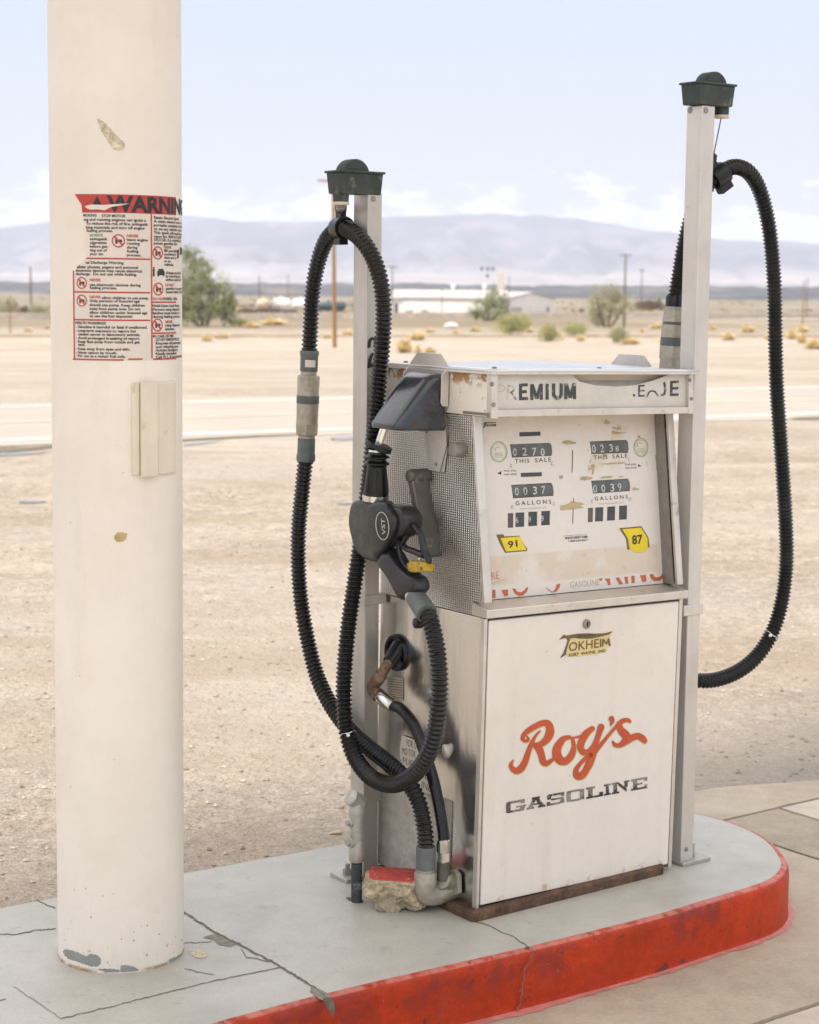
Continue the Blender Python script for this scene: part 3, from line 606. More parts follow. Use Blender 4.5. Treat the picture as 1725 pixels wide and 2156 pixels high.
def tree(name, base, lobes, trunks, size, m, label, cat='tree', group=None, elong=1., bark='bark'):
    """base pixel of the foot; lobes (px, py, rx px, ry px, number of leaves)"""
    B = gpt(*base); k = pxm(B); F = Matrix.Translation(B); e = empty(name, F, label, cat, group)
    def at(x, y): return B+Vector(((x-base[0])*k, 0, (base[1]-y)*k))
    mb = MB(); L_ = []
    for (x, y, rx, ry, n) in lobes: L_.append((at(x, y)+Vector((0, rnd.uniform(-.4, .4)*rx*k, 0)), (rx*k*1.15, rx*k, ry*k*1.12), n))
    leaves(mb, L_, size*k, elong); mb.build('crown', m, e)
    mb = MB()
    for pts in trunks:
        P = [at(x, y)+Vector((0, rnd.uniform(-.1, .1), 0)) for x, y in pts]; P[0] = P[0]-Vector((0, 0, .2)); n = len(P); mb.tube(P, [max(.02, k*3.2*(1-.75*i/(n-1))) for i in range(n)], 7)
    mb.build('trunk', bark, e); return e
G1 = 'trees and shrubs across the road'
tree('desert_tree', (430, 688), [(405, 590, 45, 48, 900), (412, 545, 18, 26, 220), (392, 535, 12, 18, 120), (365, 620, 50, 50, 700), (455, 625, 40, 46, 900), (480, 650, 22, 40, 480), (420, 650, 60, 32, 800), (372, 655, 40, 34, 400), (432, 570, 22, 22, 160)],
     [[(430, 690), (418, 655), (405, 610), (400, 560)], [(432, 690), (450, 650), (462, 610)], [(425, 690), (395, 660), (370, 620)], [(404, 610), (412, 560), (413, 530)]], 2.5, 'leaf_green', 'largest green tree, dense, half hidden by the white column', group=G1)
tree('desert_tree', (1028, 676), [(1010, 650, 24, 24, 420), (1036, 632, 20, 22, 330), (1058, 640, 16, 26, 260), (1043, 655, 30, 22, 380), (1040, 614, 9, 9, 60), (1002, 662, 18, 12, 180)],
     [[(1028, 678), (1030, 655), (1036, 630)], [(1030, 678), (1050, 655), (1060, 632)], [(1026, 678), (1008, 655)]], 1.9, 'leaf_green', 'small green tree standing in front of the white warehouse', group=G1)
tree('desert_tree', (1278, 690), [(1252, 640, 18, 40, 330), (1282, 630, 26, 34, 420), (1300, 645, 26, 30, 360), (1262, 668, 24, 20, 330), (1318, 640, 16, 24, 120), (1290, 612, 20, 14, 110)],
     [[(1280, 692), (1284, 660), (1292, 620)], [(1276, 692), (1262, 660), (1254, 620)], [(1281, 692), (1302, 665), (1316, 640)]], 1.9, 'leaf_olive', 'airy olive tree beside the tall pole with a crossarm', group=G1)
def bush(name, base, w, h, n, m, label, group=None, size=1.7, elong=1., cat='shrub'):
    B = gpt(*base); k = pxm(B); mb = MB(); L_ = []
    for j in range(3):
        L_.append((B+Vector((rnd.uniform(-.28, .28)*w*k, rnd.uniform(-.2, .2)*w*k, h*k*(.42+.12*j)*.9)), (w*k*(.62-.08*j), w*k*.5, h*k*(.58-.05*j)), n//2))
    leaves(mb, L_, size*k, elong)
    z0 = B.z-.05
    mb.v = [Vector((v.x, v.y, max(v.z, z0))) for v in mb.v]
    for j in range(5):                                 # stems
        a = rnd.random()*6.3; mb.tube([B-Vector((0, 0, .1)), B+Vector((math.cos(a)*w*k*.12, math.sin(a)*w*k*.12, h*k*.3)), B+Vector((math.cos(a)*w*k*.3, math.sin(a)*w*k*.3, h*k*.7))], [k*.7, k*.5, k*.15], 4)
    return own(name, mb, m, B, label=label, cat=cat, group=group)
bush('shrub', (1075, 706), 74, 48, 900, 'leaf_lime', 'lime green round shrub in front of the white warehouses', G1)
bush('shrub', (1152, 719), 44, 36, 420, 'leaf_lime', 'low lime shrub just left of the wide flat lime shrub', G1)
bush('shrub', (1200, 705), 56, 26, 420, 'leaf_lime', 'wide flat lime shrub behind the middle of the pump roof', G1)
bush('shrub', (1296, 722), 38, 36, 420, 'leaf_olive', 'squat olive shrub in front of the airy olive tree', G1)
bush('shrub', (505, 687), 38, 18, 260, 'leaf_lime', 'low bright shrub at the right foot of the largest tree', G1)
bush('shrub', (16, 667), 40, 44, 360, 'leaf_olive', 'dark olive shrub at the far left edge', G1, elong=1.6)
bush('shrub', (88, 671), 46, 32, 360, 'leaf_olive', 'olive shrub touching the left side of the white column', G1)
bush('shrub', (50, 664), 26, 20, 160, 'dry_brown', 'small dark dead shrub left of the white column', G1)
bush('shrub', (518, 668), 34, 20, 260, 'dry_brown', 'brown dead brush between the largest tree and the tank wagons', G1)
bush('shrub', (1362, 655), 70, 24, 520, 'dry_brown', 'reddish brown dead brush heap left of the tall right hose post', G1)
bush('shrub', (560, 660), 60, 34, 160, 'dry_brown', 'sparse leafless shrub in front of the cream tank wagon', G1, size=1.4)
bush('shrub', (2010/1.4493*1.0, 648), 10, 26, 90, 'leaf_green', 'narrow dark shrub standing in the brown brush heap', G1, elong=2)
bush('shrub', (1128, 960/1.4493), 22, 10, 90, 'leaf_olive', 'small olive shrub at the foot of the right warehouse gable', G1)
# straw yellow tufts
def tuft_mesh(seed):
    r_ = random.Random(seed); vs = []; fs = []
    for i in range(600):
        a = r_.random()*6.3; e_ = r_.uniform(.02, 1.55); d = Vector((math.cos(a)*math.cos(e_), math.sin(a)*math.cos(e_), math.sin(e_)*.92)); ln = r_.uniform(.45, 1.1)*(.75+.6*noise.noise(d*2.4+Vector((seed*3.1, 0, 0))))
        s_ = Vector((-d.y, d.x, 0)).normalized()*.09; b = d*ln*r_.uniform(.05, .75); t = d*ln+Vector((0, 0, -.06*r_.random())); n = len(vs)
        vs += [b-s_, b+s_, t]; fs.append((n, n+1, n+2))
    me = bpy.data.meshes.new('dry_tuft'); me.from_pydata(vs, [], fs); me.materials.append(M['dry_yellow']); return me
TM = [tuft_mesh(i) for i in range(4)]
TUFTS = [(435, 718, 28, 16, 'small straw tuft at the foot of the bank below the largest tree'), (468, 712, 36, 12, 'flat straw tuft right of the first one below the largest tree'), (562, 709, 18, 9, 'tiny straw tuft midway between the tree and the brown pole'),
 (530, 690, 40, 12, 'straw tuft behind the bank under the tank wagons'), (575, 684, 60, 16, 'wide straw tuft below the white tank wagon'), (690, 712, 22, 10, 'straw tuft at the left of the brown pole'), (733, 706, 30, 14, 'straw tuft between the brown pole and the left post'),
 (852, 743, 40, 34, 'largest straw tuft close behind the left hose'), (880, 744, 18, 20, 'straw tuft touching the large one behind the left hose'), (906, 744, 30, 15, 'separate straw tuft above the nozzle hood'), (880, 716, 40, 22, 'pale straw tuft farther back above the hood'), (905, 700, 24, 10, 'small straw tuft under the left warehouse wall'),
 (960, 702, 18, 9, 'tiny straw tuft below the middle of the left warehouse'), (1000, 698, 30, 10, 'straw tuft just left of the lime round shrub'), (1115, 700, 26, 12, 'straw tuft just right of the lime round shrub'), (1222, 718, 22, 14, 'straw tuft right of the wide flat lime shrub'), (1180, 715, 20, 8, 'flat straw tuft between the two low lime shrubs'),
 (1328, 725, 44, 16, 'broad straw tuft right of the squat olive shrub'), (1403, 727, 34, 24, 'straw tuft against the left side of the right coupling'), (1352, 700, 12, 10, 'small straw tuft right of the pole with the crossarm'), (1382, 692, 30, 12, 'greenish straw tuft behind the right coupling'),
 (1535, 716, 34, 18, 'straw tuft alone between the right post and right hose'), (1625, 716, 30, 20, 'straw tuft half hidden by the right hose'), (1575, 700, 34, 16, 'faint straw tuft left of the right hose'), (1668, 714, 28, 24, 'straw tuft just right of the right hose'), (1688, 722, 26, 22, 'straw tuft second from the right edge'), (1716, 735, 48, 24, 'nearest straw tuft at the right edge'), (1690, 700, 30, 16, 'straw tuft behind the others at the right edge'),
 (1500, 694, 24, 10, 'small straw tuft beside the right post'), (60, 698, 26, 8, 'straw tuft at the far left'), (100, 692, 20, 8, 'straw tuft touching the left side of the column')]
for i, (x, y, w_, h_, lb) in enumerate(TUFTS):
    B = gpt(x, y); k = pxm(B); o = bpy.data.objects.new('dry_tuft', TM[i % 4]); COL.objects.link(o); o.location = B-Vector((0, 0, .02)); o.scale = (w_*k*1.0, w_*k*.8, h_*k*1.25); o.rotation_euler = (0, 0, rnd.random()*6)
    tag(o, lb, 'dry bush', 'straw coloured bushes across the road')
# poles
def pole(base, topy, wpx, arm, m, label, topx=None, armdrop=6, name='utility_pole'):
    B = gpt(*base); k = pxm(B); topx = topx if topx is not None else base[0]; e = empty(name, Matrix.Translation(B), label, 'utility pole', 'poles across the road')
    T = B+Vector(((topx-base[0])*k, 0, (base[1]-topy)*k)); mb = MB(); mb.tube([B-Vector((0, 0, .3)), B.lerp(T, .5), T], [wpx*k*.55, wpx*k*.48, wpx*k*.38], 10); mb.build('post', m, e, smooth_=50)
    if arm:
        mb = MB(); C_ = T-Vector((0, 0, armdrop*k)); hw = arm*k/2; th = max(.05, k*.9); dz = Vector((.94, .34, 0)).normalized()
        mb.tube([C_-dz*hw/.94, C_+dz*hw/.94], th, 4)
        for s_ in (-.95, -.6, .6, .95): mb.tube([C_+dz*hw*s_/.94, C_+dz*hw*s_/.94+Vector((0, 0, 2.2*k))], th*.5, 5)
        mb.build('crossarm', m, e)
pole((705, 732), 372, 8.5, 62, 'pole_wood', 'thick brown wooden pole seen through the loop of the left hose', topx=700, armdrop=14)
pole((1314, 690), 536, 4.2, 26, 'pole_grey', 'tall thin pole with a crossarm beside the airy olive tree', armdrop=3)
pole((1350, 652), 568, 2.4, 12, 'pole_grey', 'short far pole with a small crossarm right of the tall thin one', armdrop=2)
pole((607, 657), 578, 2.6, 0, 'pole_wood', 'thin bare pole standing between the tank wagons')
pole((546, 657), 580, 2.6, 0, 'pole_grey', 'thin bare pole at the left end of the cream tank wagon')
pole((66, 664), 562, 4.0, 0, 'pole_grey', 'bare pole standing left of the white column')
pole((826, 662), 560, 2.8, 20, 'pole_grey', 'far pole with crossarm in front of the left end of the left warehouse', armdrop=3)
pole((930, 664), 606, 2.0, 0, 'pole_grey', 'thin bare pole in front of the left warehouse wall')
pole((1071, 664), 582, 2.2, 0, 'pole_grey', 'thin bare pole right of the pale tower')
pole((1690, 690), 592, 3.0, 0, 'pole_wood', 'bare pole at the right edge beyond the right hose')
pole((1698, 668), 586, 2.4, 0, 'pole_grey', 'farther bare pole at the right edge')
for px_, lb in ((22, 'wooden fence stake at the far left'),):
    B = gpt(px_, 702); k = pxm(B); mb = MB(); mb.tube([B-Vector((0, 0, .2)), B+Vector((0, 0, 40*k))], 1.7*k, 7); own('fence_stake', mb, 'pole_wood', B, label=lb, cat='stake')
# warehouses
def gable(name, fa, fb, depth, eave, ridge_h, label, gable_end=False, extra=None):
    """front wall foot from pixel fa to fb; eave and ridge heights in px"""
    A, B = gpt(*fa), gpt(*fb); k = pxm(A); d = (B-A); d.z = 0; Lg = d.length; d.normalize(); nb = Vector((-d.y, d.x, 0)); F = Matrix(((d.x, nb.x, 0, A.x), (d.y, nb.y, 0, A.y), (0, 0, 1, A.z-.4), (0, 0, 0, 1)))
    e = empty(name, F, label, 'warehouse', 'white warehouses beside the railway'); h, r_ = eave*k+.4, ridge_h*k+.4; D_ = depth
    mb = MB(F)
    if gable_end:
        mb.prism([(0, 0, 0), (Lg, 0, 0), (Lg, 0, h), (Lg/2, 0, r_), (0, 0, h)], (0, D_, 0)); mb.build('wall', 'wall_white', e)
        mb = MB(F); t = .18
        for x0, x1 in ((-.4, Lg/2), (Lg+.4, Lg/2)):
            z0 = h-.4*(r_-h)/(Lg/2); mb.prism([(x0, -.3, z0+.03), (x1, -.3, r_+.03), (x1, -.3, r_+.03+t), (x0, -.3, z0+.03+t)], (0, D_+.6, 0))
        mb.build('roof', 'roof_pale', e)
    else:
        mb.prism([(0, 0, 0), (0, 0, h), (0, D_/2, r_), (0, D_, h), (0, D_, 0)], (Lg, 0, 0)); mb.build('wall', 'wall_white', e)
        mb = MB(F); t = .18
        for y0, y1 in ((-.4, D_/2), (D_+.4, D_/2)):
            z0 = h-.4*(r_-h)/(D_/2); mb.prism([(-.3, y0, z0+.03), (-.3, y1, r_+.03), (-.3, y1, r_+.03+t), (-.3, y0, z0+.03+t)], (Lg+.6, 0, 0))
        rf = mb.build('roof', 'roof_pale', e)
        for s_ in (.52, .80):
            mb = MB(F); mb.lathe((Lg*s_, D_/2, r_-.2), (0, 0, 1), [(0, .35), (1.1, .35), (1.15, .6), (1.5, .1)], 10); mb.build('roof_vent', 'wall_white', rf)
    return e, F, Lg, k, h
e, F, Lg, k, h = gable('warehouse', (826, 661), (1064, 663), 13, 33, 49, 'long low white warehouse with pale roof, left of the pale tower')
mb = MB(F); mb.box((Lg*.02, -.06, .2), (Lg*.05, .05, 2.6)); mb.build('door', 'glass_dark', e)
mb = MB(F); mb.box((Lg*.62, -.06, 1.2), (Lg*.68, .05, 2.6)); mb.build('window', 'roof_pale', e)
e, F, Lg, k, h = gable('warehouse', (1066, 664), (1168, 662), 24, 34, 47, 'white warehouse showing its broad gable end, right of the pale tower', True)
mb = MB(F); mb.box((Lg*.83, -.06, .5), (Lg*.87, .05, 1.9)); mb.build('window', 'glass_dark', e)
mb = MB(F); mb.box((Lg*.1, -.06, .4), (Lg*.3, .05, 2.0)); mb.build('door', 'roof_pale', e)
# pale tower with signal heads
B = gpt(1054, 650); k = pxm(B); e = empty('signal_tower', Matrix.Translation(B), 'pale signal tower with four dark signal heads rising behind the warehouses', 'signal tower')
up = Vector((0, 0, k)); xx = Vector((k, 0, 0))
mb = MB(); mb.box(B-xx*7.5-Vector((0, .7, .5)), B+xx*7.5+Vector((0, .7, 0))+up*78); mb.build('shaft', 'tower_pale', e, bevel=.05)
mb = MB(); mb.tube([B+up*83-xx*44, B+up*83+xx*6], .1, 6); mb.tube([B+up*70-xx*30, B+up*70+xx*2], .08, 6); mb.tube([B+up*76, B+up*84], .12, 6); mb.build('arm', 'tower_pale', e)
for dx, y_ in ((-40.5, 83), (-28, 83), (-17.5, 83), (-28.5, 68)):
    mb = MB(); c = B+xx*dx+up*y_; mb.box(c-Vector((2.6*k, .3, 3.2*k)), c+Vector((2.6*k, .3, 3.2*k))); mb.build('signal_head', 'glass_dark', e, bevel=.06)
# tank wagons on the bank
def wagon(x0, x1, y0, y1, m, label, frame_m='ballast'):
    B = gpt((x0+x1)/2, 660); k = pxm(B); e = empty('tank_wagon', Matrix.Translation(B), label, 'railway wagon', 'tank wagons on the railway'); R = (y1-y0)*k/2; zc = (660-(y0+y1)/2)*k; hw = (x1-x0)*k/2; c = B+Vector((0, 6, zc))
    d = DR.copy(); d = Vector((.98, .2, 0)); mb = MB(); mb.lathe(c-d*hw, d, [(0, R*.35), (R*.12, R*.75), (R*.35, R), (2*hw-R*.35, R), (2*hw-R*.12, R*.75), (2*hw, R*.35)], 18); mb.build('tank', m, e, smooth_=60)
    mb = MB(); mb.lathe(c+Vector((0, 0, R*.9)), (0, 0, 1), [(0, R*.35), (R*.35, R*.35), (R*.4, R*.2)], 12); mb.build('dome', m, e, smooth_=50)
    mb = MB(); X = Matrix(((d.x, -d.y, 0, c.x), (d.y, d.x, 0, c.y), (0, 0, 1, c.z), (0, 0, 0, 1))); mb.box((-hw, -R*.5, -R*1.15), (hw, R*.5, -R*.95), X); mb.build('underframe', 'dark_metal', e)
    for s_ in (-.7, .7):
        for q in (-.35, .35): 
            for yy in (-R*.5, R*.5): mb = MB(); mb.lathe(X @ Vector((hw*s_+q*1.6, yy-.06, -R*1.2)), X.to_3x3() @ Vector((0, 1, 0)), [(0, .42), (.12, .42)], 12); mb.build('wheel', 'dark_metal', e)
wagon(536, 566, 631, 654, 'tank_cream', 'cream tank wagon right of the largest tree'); wagon(568, 609, 629, 656, 'tank_white', 'white tank wagon between two thin poles'); wagon(612, 648, 630, 655, 'tank_white', 'pale tank wagon behind the left strand of the hose'); wagon(652, 726, 635, 654, 'tank_blue', 'dark blue tank wagon behind the brown pole')
# pale boulder / scrap by the track
B = gpt(949, 691); k = pxm(B); mb = MB(); mb.tube([B+Vector((-14*k, 0, 3*k)), B+Vector((-8*k, 0, 5*k)), B+Vector((4*k, 0, 6*k)), B+Vector((14*k, 0, 4*k)), B+Vector((15*k, 0, 3*k))], [k, 5*k, 6*k, 4*k, k], 9); own('boulder', mb, 'tank_white', B, label='white boulder lying in front of the left warehouse', cat='boulder')
# fence along the railway at right
A_, B_ = gpt(1480, 672), gpt(1760, 669); k = pxm(A_); e = empty('wire_fence', Matrix.Translation(A_), 'low dark wire fence running right from the tall right post', 'fence'); d = B_-A_
mb = MB(); [mb.tube([A_+Vector((0, 0, z*k)), B_+Vector((0, 0, z*k))], k*.55, 4) for z in (4.5, 2.8)]; mb.build('rail', 'pole_grey', e)
for i in range(9):
    P = A_.lerp(B_, i/8); mb = MB(); mb.tube([P-Vector((0, 0, .3)), P+Vector((0, 0, 6*k))], k*.8, 5); mb.build('post', 'pole_grey', e)

# ================================================================== CANOPY COLUMN
CR = .1408; CC = Vector((-.6430, 3.978, .15)); FC = Matrix.Translation(CC)
col = empty('canopy_column', FC, 'round white painted steel column with torn red warning sticker, left foreground', 'column')
H_C = 4.1
mb = MB(); mb.lathe(CC, (0, 0, 1), [(0, CR), (.001, CR), (H_C, CR)], 96); mb.build('shaft', 'column_paint', col, smooth_=40)
mb = MB(); Xc = Matrix(((math.cos(YAW), -math.sin(YAW), 0, CC.x), (math.sin(YAW), math.cos(YAW), 0, CC.y), (0, 0, 1, CC.z), (0, 0, 0, 1)))
mb.box((-3.4, -2.0, H_C), (2.6, 1.05, H_C+.35), Xc); mb.build('canopy_roof', 'canopy_white', col, bevel=.02)
def cyl(p, off=0.):                                  # pixel -> (angle, height) on the column
    d = ray(*p); o = CAM-CC; a = d.x**2+d.y**2; b = 2*(o.x*d.x+o.y*d.y); c = o.x**2+o.y**2-CR**2; D_ = b*b-4*a*c
    t = (-b-math.sqrt(max(0, D_)))/(2*a); P = o+d*t; return math.atan2(P.y, P.x), P.z
def cpt(th, z, off): return CC+Vector((math.cos(th)*(CR+off), math.sin(th)*(CR+off), z))
def cpoly(mb, pts, off, k=1):                         # polygon given in pixels, wrapped on the column in 5 mm strips
    q = [cyl(p) for p in pts]; crect(mb, q, off)
def crect(mb, q, off, fs=None):
    bm = bmesh.new(); vv = [bm.verts.new((a, b, 0)) for a, b in q]
    for f in (fs or [tuple(range(len(q)))]):
        try: bm.faces.new([vv[i] for i in f])
        except ValueError: pass
    a0 = min(a for a, b in q); a1 = max(a for a, b in q); n = int((a1-a0)/.045)
    for i in range(1, n+1):
        bmesh.ops.bisect_plane(bm, geom=bm.verts[:]+bm.edges[:]+bm.faces[:], plane_co=(a0+(a1-a0)*i/(n+1), 0, 0), plane_no=(1, 0, 0))
    bm.verts.index_update(); mb.add([cpt(v.co.x, v.co.y, off) for v in bm.verts], [tuple(v.index for v in f.verts) for f in bm.faces]); bm.free()
def ctext(mb, s, p0, wpx, hpx, off, bold=.022, width_m=None):
    th, z = cyl(p0); vs, fs = text_geom(s, bold, 1.0, 2); x0 = min(v[0] for v in vs); x1 = max(v[0] for v in vs)
    if width_m is None: th1, _ = cyl((p0[0]+wpx, p0[1])); da = th1-th
    else: da = width_m/CR
    crect(mb, [(th+da*(v[0]-x0)/(x1-x0), z+v[1]/CAP*hpx*.00101) for v in vs], off, fs)
z1 = Zm(0, 500, .5217); a1_ = .5217/1.4493
def c1(x, y): return z1(x, y)
mb = MB(); th0, zt = cyl(c1(420, 290)); th1 = cyl(c1(1056, 290))[0]; zb = cyl(c1(600, 1150))[1]; th2 = th0+ .40/CR*.62
z_red = cyl(c1(640, 178))[1]; z_mid = cyl(c1(640, 286))[1]
Ls = [(cyl(c1(476, 290))[0], z_mid), (cyl(c1(490, 400))[0], cyl(c1(490, 400))[1]), (cyl(c1(492, 545))[0], cyl(c1(492, 545))[1]), (cyl(c1(445, 600))[0], cyl(c1(445, 600))[1]), (th0, cyl(c1(420, 632))[1]), (th0, zb), (th2, zb), (th2, z_mid)]
crect(mb, Ls, .0004); stk = mb.build('warning_sticker', 'sticker_white', col, label='torn white and red fuel safety warning sticker')
mb = MB(); crect(mb, [(cyl(c1(425, 178))[0], z_red), (cyl(c1(448, 215))[0], z_red-.012), (cyl(c1(466, 260))[0], z_mid+.016), (cyl(c1(470, 284))[0], z_mid), (th2, z_mid), (th2, z_red)], .0009); mb.build('red_band', 'sticker_red', stk)
mr = MB(); mk = MB(); mg = MB()
def hbar(y, x0, x1): 
    (a, z), b = cyl(c1(x0, y)), (cyl(c1(x1, y))[0] if x1 < 1050 else th2); crect(mr, [(a, z+.0016), (b, z+.0016), (b, z-.0016), (a, z-.0016)], .0009)
for y, x0, x1 in ((553, 495, 866), (749, 420, 866), (911, 420, 866), (1142, 418, 712), (1142, 740, 824), (1142, 885, 1056), (808, 876, 1056), (990, 876, 1056)): hbar(y, x0, x1)
def vbar(x, y0, y1): a = cyl(c1(x, y0))[0]; zA = cyl(c1(x, y0))[1]; zB = cyl(c1(x, y1))[1]; crect(mr, [(a-.011, zA), (a+.011, zA), (a+.011, zB), (a-.011, zB)], .00105)
vbar(420, 625, 1142); vbar(872, 292, 1135)
ctext(mk, 'WARNING', c1(612, 276), 0, 30, .0013, .04, width_m=.235)
crect(mk, [cyl(c1(528, 244)), cyl(c1(586, 244)), cyl(c1(556, 187))], .0012)
LINES = [(477, 309, 76, 'MOKING'), (583, 311, 140, 'STOP MOTOR'), (480, 333, 360, 'ing and running engines can ignite a'), (493, 356, 359, 'To reduce the risk of fire, extinguish'), (493, 379, 340, 'king materials and turn off engine'), (496, 398, 154, 'fueling process.'),
 (515, 446, 100, 'extinguish'), (515, 468, 98, 'cigarettes'), (515, 490, 108, 'before get-'), (515, 512, 100, 'ting out of'), (515, 534, 82, 'your car.'), (730, 450, 122, 'leave engine'), (730, 472, 75, 'running'), (730, 495, 62, 'during'), (730, 517, 68, 'fueling'), (730, 540, 84, 'process.'),
 (490, 584, 222, 'cal Discharge Warning'), (440, 610, 355, 'ellular phones, pagers and personal'), (433, 631, 385, 'electronic devices may cause electrical'), (433, 651, 355, 'discharge.  Do not use while fueling.'), (515, 714, 296, 'use electronic devices during'), (515, 732, 158, 'fueling process.'),
 (587, 790, 271, 'allow children to use pump.'), (515, 808, 290, 'Only persons of licensed age'), (515, 832, 320, 'should use pump. Keep children'), (515, 854, 295, 'away from pump area. Do not'), (515, 876, 335, 'allow children under licensed age'), (515, 897, 254, 'to use the fuel dispenser.'),
 (432, 937, 178, 'HEALTH WARNINGS'), (448, 960, 402, 'Gasoline is harmful or fatal if swallowed.'), (448, 982, 336, 'Long-term exposure to vapors has'), (448, 1003, 362, 'caused cancer in laboratory animals.'), (448, 1025, 360, 'Avoid prolonged breathing of vapors.'), (448, 1046, 358, 'Keep face away from nozzle and gas'), (448, 1064, 42, 'tank.'), (448, 1088, 304, 'Keep away from eyes and skin.'), (448, 1110, 228, 'Never siphon by mouth.'), (448, 1130, 277, 'For use as a motor fuel only.')]
for x, y, w_, s in LINES: ctext(mk, s, c1(x, y), w_*a1_, 15*a1_ if s[0].islower() or ' ' in s else 15*a1_, .0013)
for y in (960, 982, 1025, 1046, 1088, 1110, 1130): ctext(mk, '.', c1(436, y-4), 4*a1_, 8, .0013, .03)
RC = [(886, 320, 'Static Electric Spark'), (886, 342, 'A static electric spark can'), (886, 364, 'portable containers sitting in'), (886, 386, "or on any vehicle's carpet"), (886, 408, 'This spark will explode gas'), (886, 430, 'vapor fire. SERIOUS INJURY'), (886, 450, 'OCCUR. It is unlawful and'), (886, 470, 'pense gasoline into'),
      (947, 514, 'fill portable'), (947, 534, 'containers'), (947, 554, 'that are in'), (947, 575, 'or on'), (947, 595, 'vehicle.'), (957, 643, 'charge any build'), (957, 663, 'by touching your'), (957, 683, 'surface away from'), (957, 735, 'gasoline is pumping'), (957, 755, 'cause static electric'), (940, 796, 'OVERFILL TANK'), (882, 836, 'Hold-Open Latch Rating'), (882, 858, 'Persons using dispenser'), (882, 879, 'latches must remain at'), (882, 900, 'during fueling process.'), (955, 950, 'using dispenser'), (955, 972, 'latches.'),
      (884, 1015, 'IN CASE OF FIRE'), (900, 1035, 'DO NOT REMOVE NOZZLE'), (900, 1056, 'Evacuate all passengers'), (900, 1077, 'and refueling area.'), (900, 1097, 'Activate Emergency'), (900, 1117, 'Notify attendant.'), (900, 1137, 'Call 911, if no attendant')]
for x, y, s in RC: ctext(mk, s, c1(x, y), 0, 15*a1_, .0013, width_m=len(s)*.0042)
for x, y, w_, s in ((730, 428, 69, 'NEVER'), (515, 687, 65, 'NEVER'), (515, 786, 65, 'NEVER')): ctext(mr, s, c1(x, y), w_*a1_, 15*a1_, .0013)
for x, y, s in ((947, 494, 'NEVER'), (955, 715, 'DO NOT'), (883, 796, 'DO NOT'), (955, 930, 'NEVER')): ctext(mr, s, c1(x, y), 0, 15*a1_, .0013, width_m=len(s)*.0050)
ctext(mg, 'ALWAYS', c1(513, 425), 78*a1_, 15*a1_, .0013)
def ring(mbx, x, y, r, scale=1.):
    th, z = cyl(c1(x, y)); n = 22; R_ = r*a1_*.00101; o_ = [(th+R_*math.cos(i*6.2832/n)/CR, z+R_*math.sin(i*6.2832/n)) for i in range(n)]; i_ = [(th+R_*.82*math.cos(i*6.2832/n)/CR, z+R_*.82*math.sin(i*6.2832/n)) for i in range(n)]
    mbx.add([cpt(a, b, .0012) for a, b in o_+i_], [(i, (i+1) % n, n+(i+1) % n, n+i) for i in range(n)])
    d = R_*.62; w = R_*.09; crect(mbx, [(th+(-d-w)/CR, z+d-w), (th+(-d+w)/CR, z+d+w), (th+(d+w)/CR, z-d+w), (th+(d-w)/CR, z-d-w)], .0014)
    # simple black pictogram
    for (ox, oy, sx, sy) in ((-.3, -.1, .16, .34), (.25, 0, .28, .2), (-.3, .42, .1, .1)):
        crect(mk, [(th+(ox-sx)*R_/CR, z+(oy-sy)*R_), (th+(ox+sx)*R_/CR, z+(oy-sy)*R_), (th+(ox+sx)*R_/CR, z+(oy+sy)*R_), (th+(ox-sx)*R_/CR, z+(oy+sy)*R_)], .0011)
for x, y, r in ((681, 450, 38), (468, 697, 34), (468, 800, 34), (911, 520, 38), (915, 731, 38), (911, 942, 38)): ring(mr, x, y, r)
def crc(x0, y0, x1, y1): q = [cyl(c1(x0, y0)), cyl(c1(x1, y0)), cyl(c1(x1, y1)), cyl(c1(x0, y1))]; crect(mk, q, .0012)
crc(882, 612, 892, 657); crc(884, 602, 891, 611); crc(908, 626, 950, 650); crc(914, 614, 944, 626); crc(910, 650, 918, 657); crc(940, 650, 948, 657); crc(1024, 500, 1032, 550); crc(1040, 488, 1050, 530)
mr.build('red_lettering', 'ink_red', stk); mk.build('black_lettering', 'ink_black', stk); mg.build('green_lettering', 'ink_green', stk)
mb = MB(); crect(mb, [cyl(c1(*p)) for p in [(485, 248), (520, 238), (600, 240), (650, 236), (745, 232), (690, 244), (640, 252), (600, 272), (560, 266), (520, 268), (500, 262)]], .0017); mb.build('scratch', 'sticker_white', stk)
# marks on the paint
def cmark(name, m, pts, off=.0006):
    mb = MB(); q = smooth_loop([Vector((*p, 0)) for p in pts], 12); q = [v+Vector((noise.noise((v.x*.35, v.y*.35, 1)), noise.noise((v.x*.35, v.y*.35, 9)), 0))*2.2+Vector((noise.noise((v.x*1.1, v.y*1.1, 4)), noise.noise((v.x*1.1, v.y*1.1, 6)), 0))*.9 for v in q]; crect(mb, [cyl((v.x, v.y)) for v in q], off); mb.build(name, m, col)
z9 = Zm(130, 300, .2725); zA_ = Zm(0, 1000, .6957)
cmark('scrape', 'scrape', [z9(*p) for p in [(590, 225), (660, 270), (740, 350), (830, 440), (890, 500), (895, 550), (860, 580), (770, 570), (700, 470), (640, 380), (600, 300)]])
cmark('stain', 'tan_stain', [zA_(*p) for p in [(497, 912), (515, 898), (545, 900), (551, 915), (535, 935), (512, 940), (498, 928)]])
for q in ([(282, 572), (330, 580), (380, 600), (400, 590), (440, 605), (438, 640), (400, 645), (340, 625), (290, 605)], [(535, 640), (580, 645), (610, 662), (570, 668), (530, 668)], [(745, 612), (780, 600), (800, 585), (800, 600), (770, 620), (745, 630)], [(430, 657), (470, 655), (520, 660), (520, 670), (460, 668)]):
    cmark('bare_patch', 'grey_primer', [a6(*p) for p in q])
mb = MB(); r5 = random.Random(11)
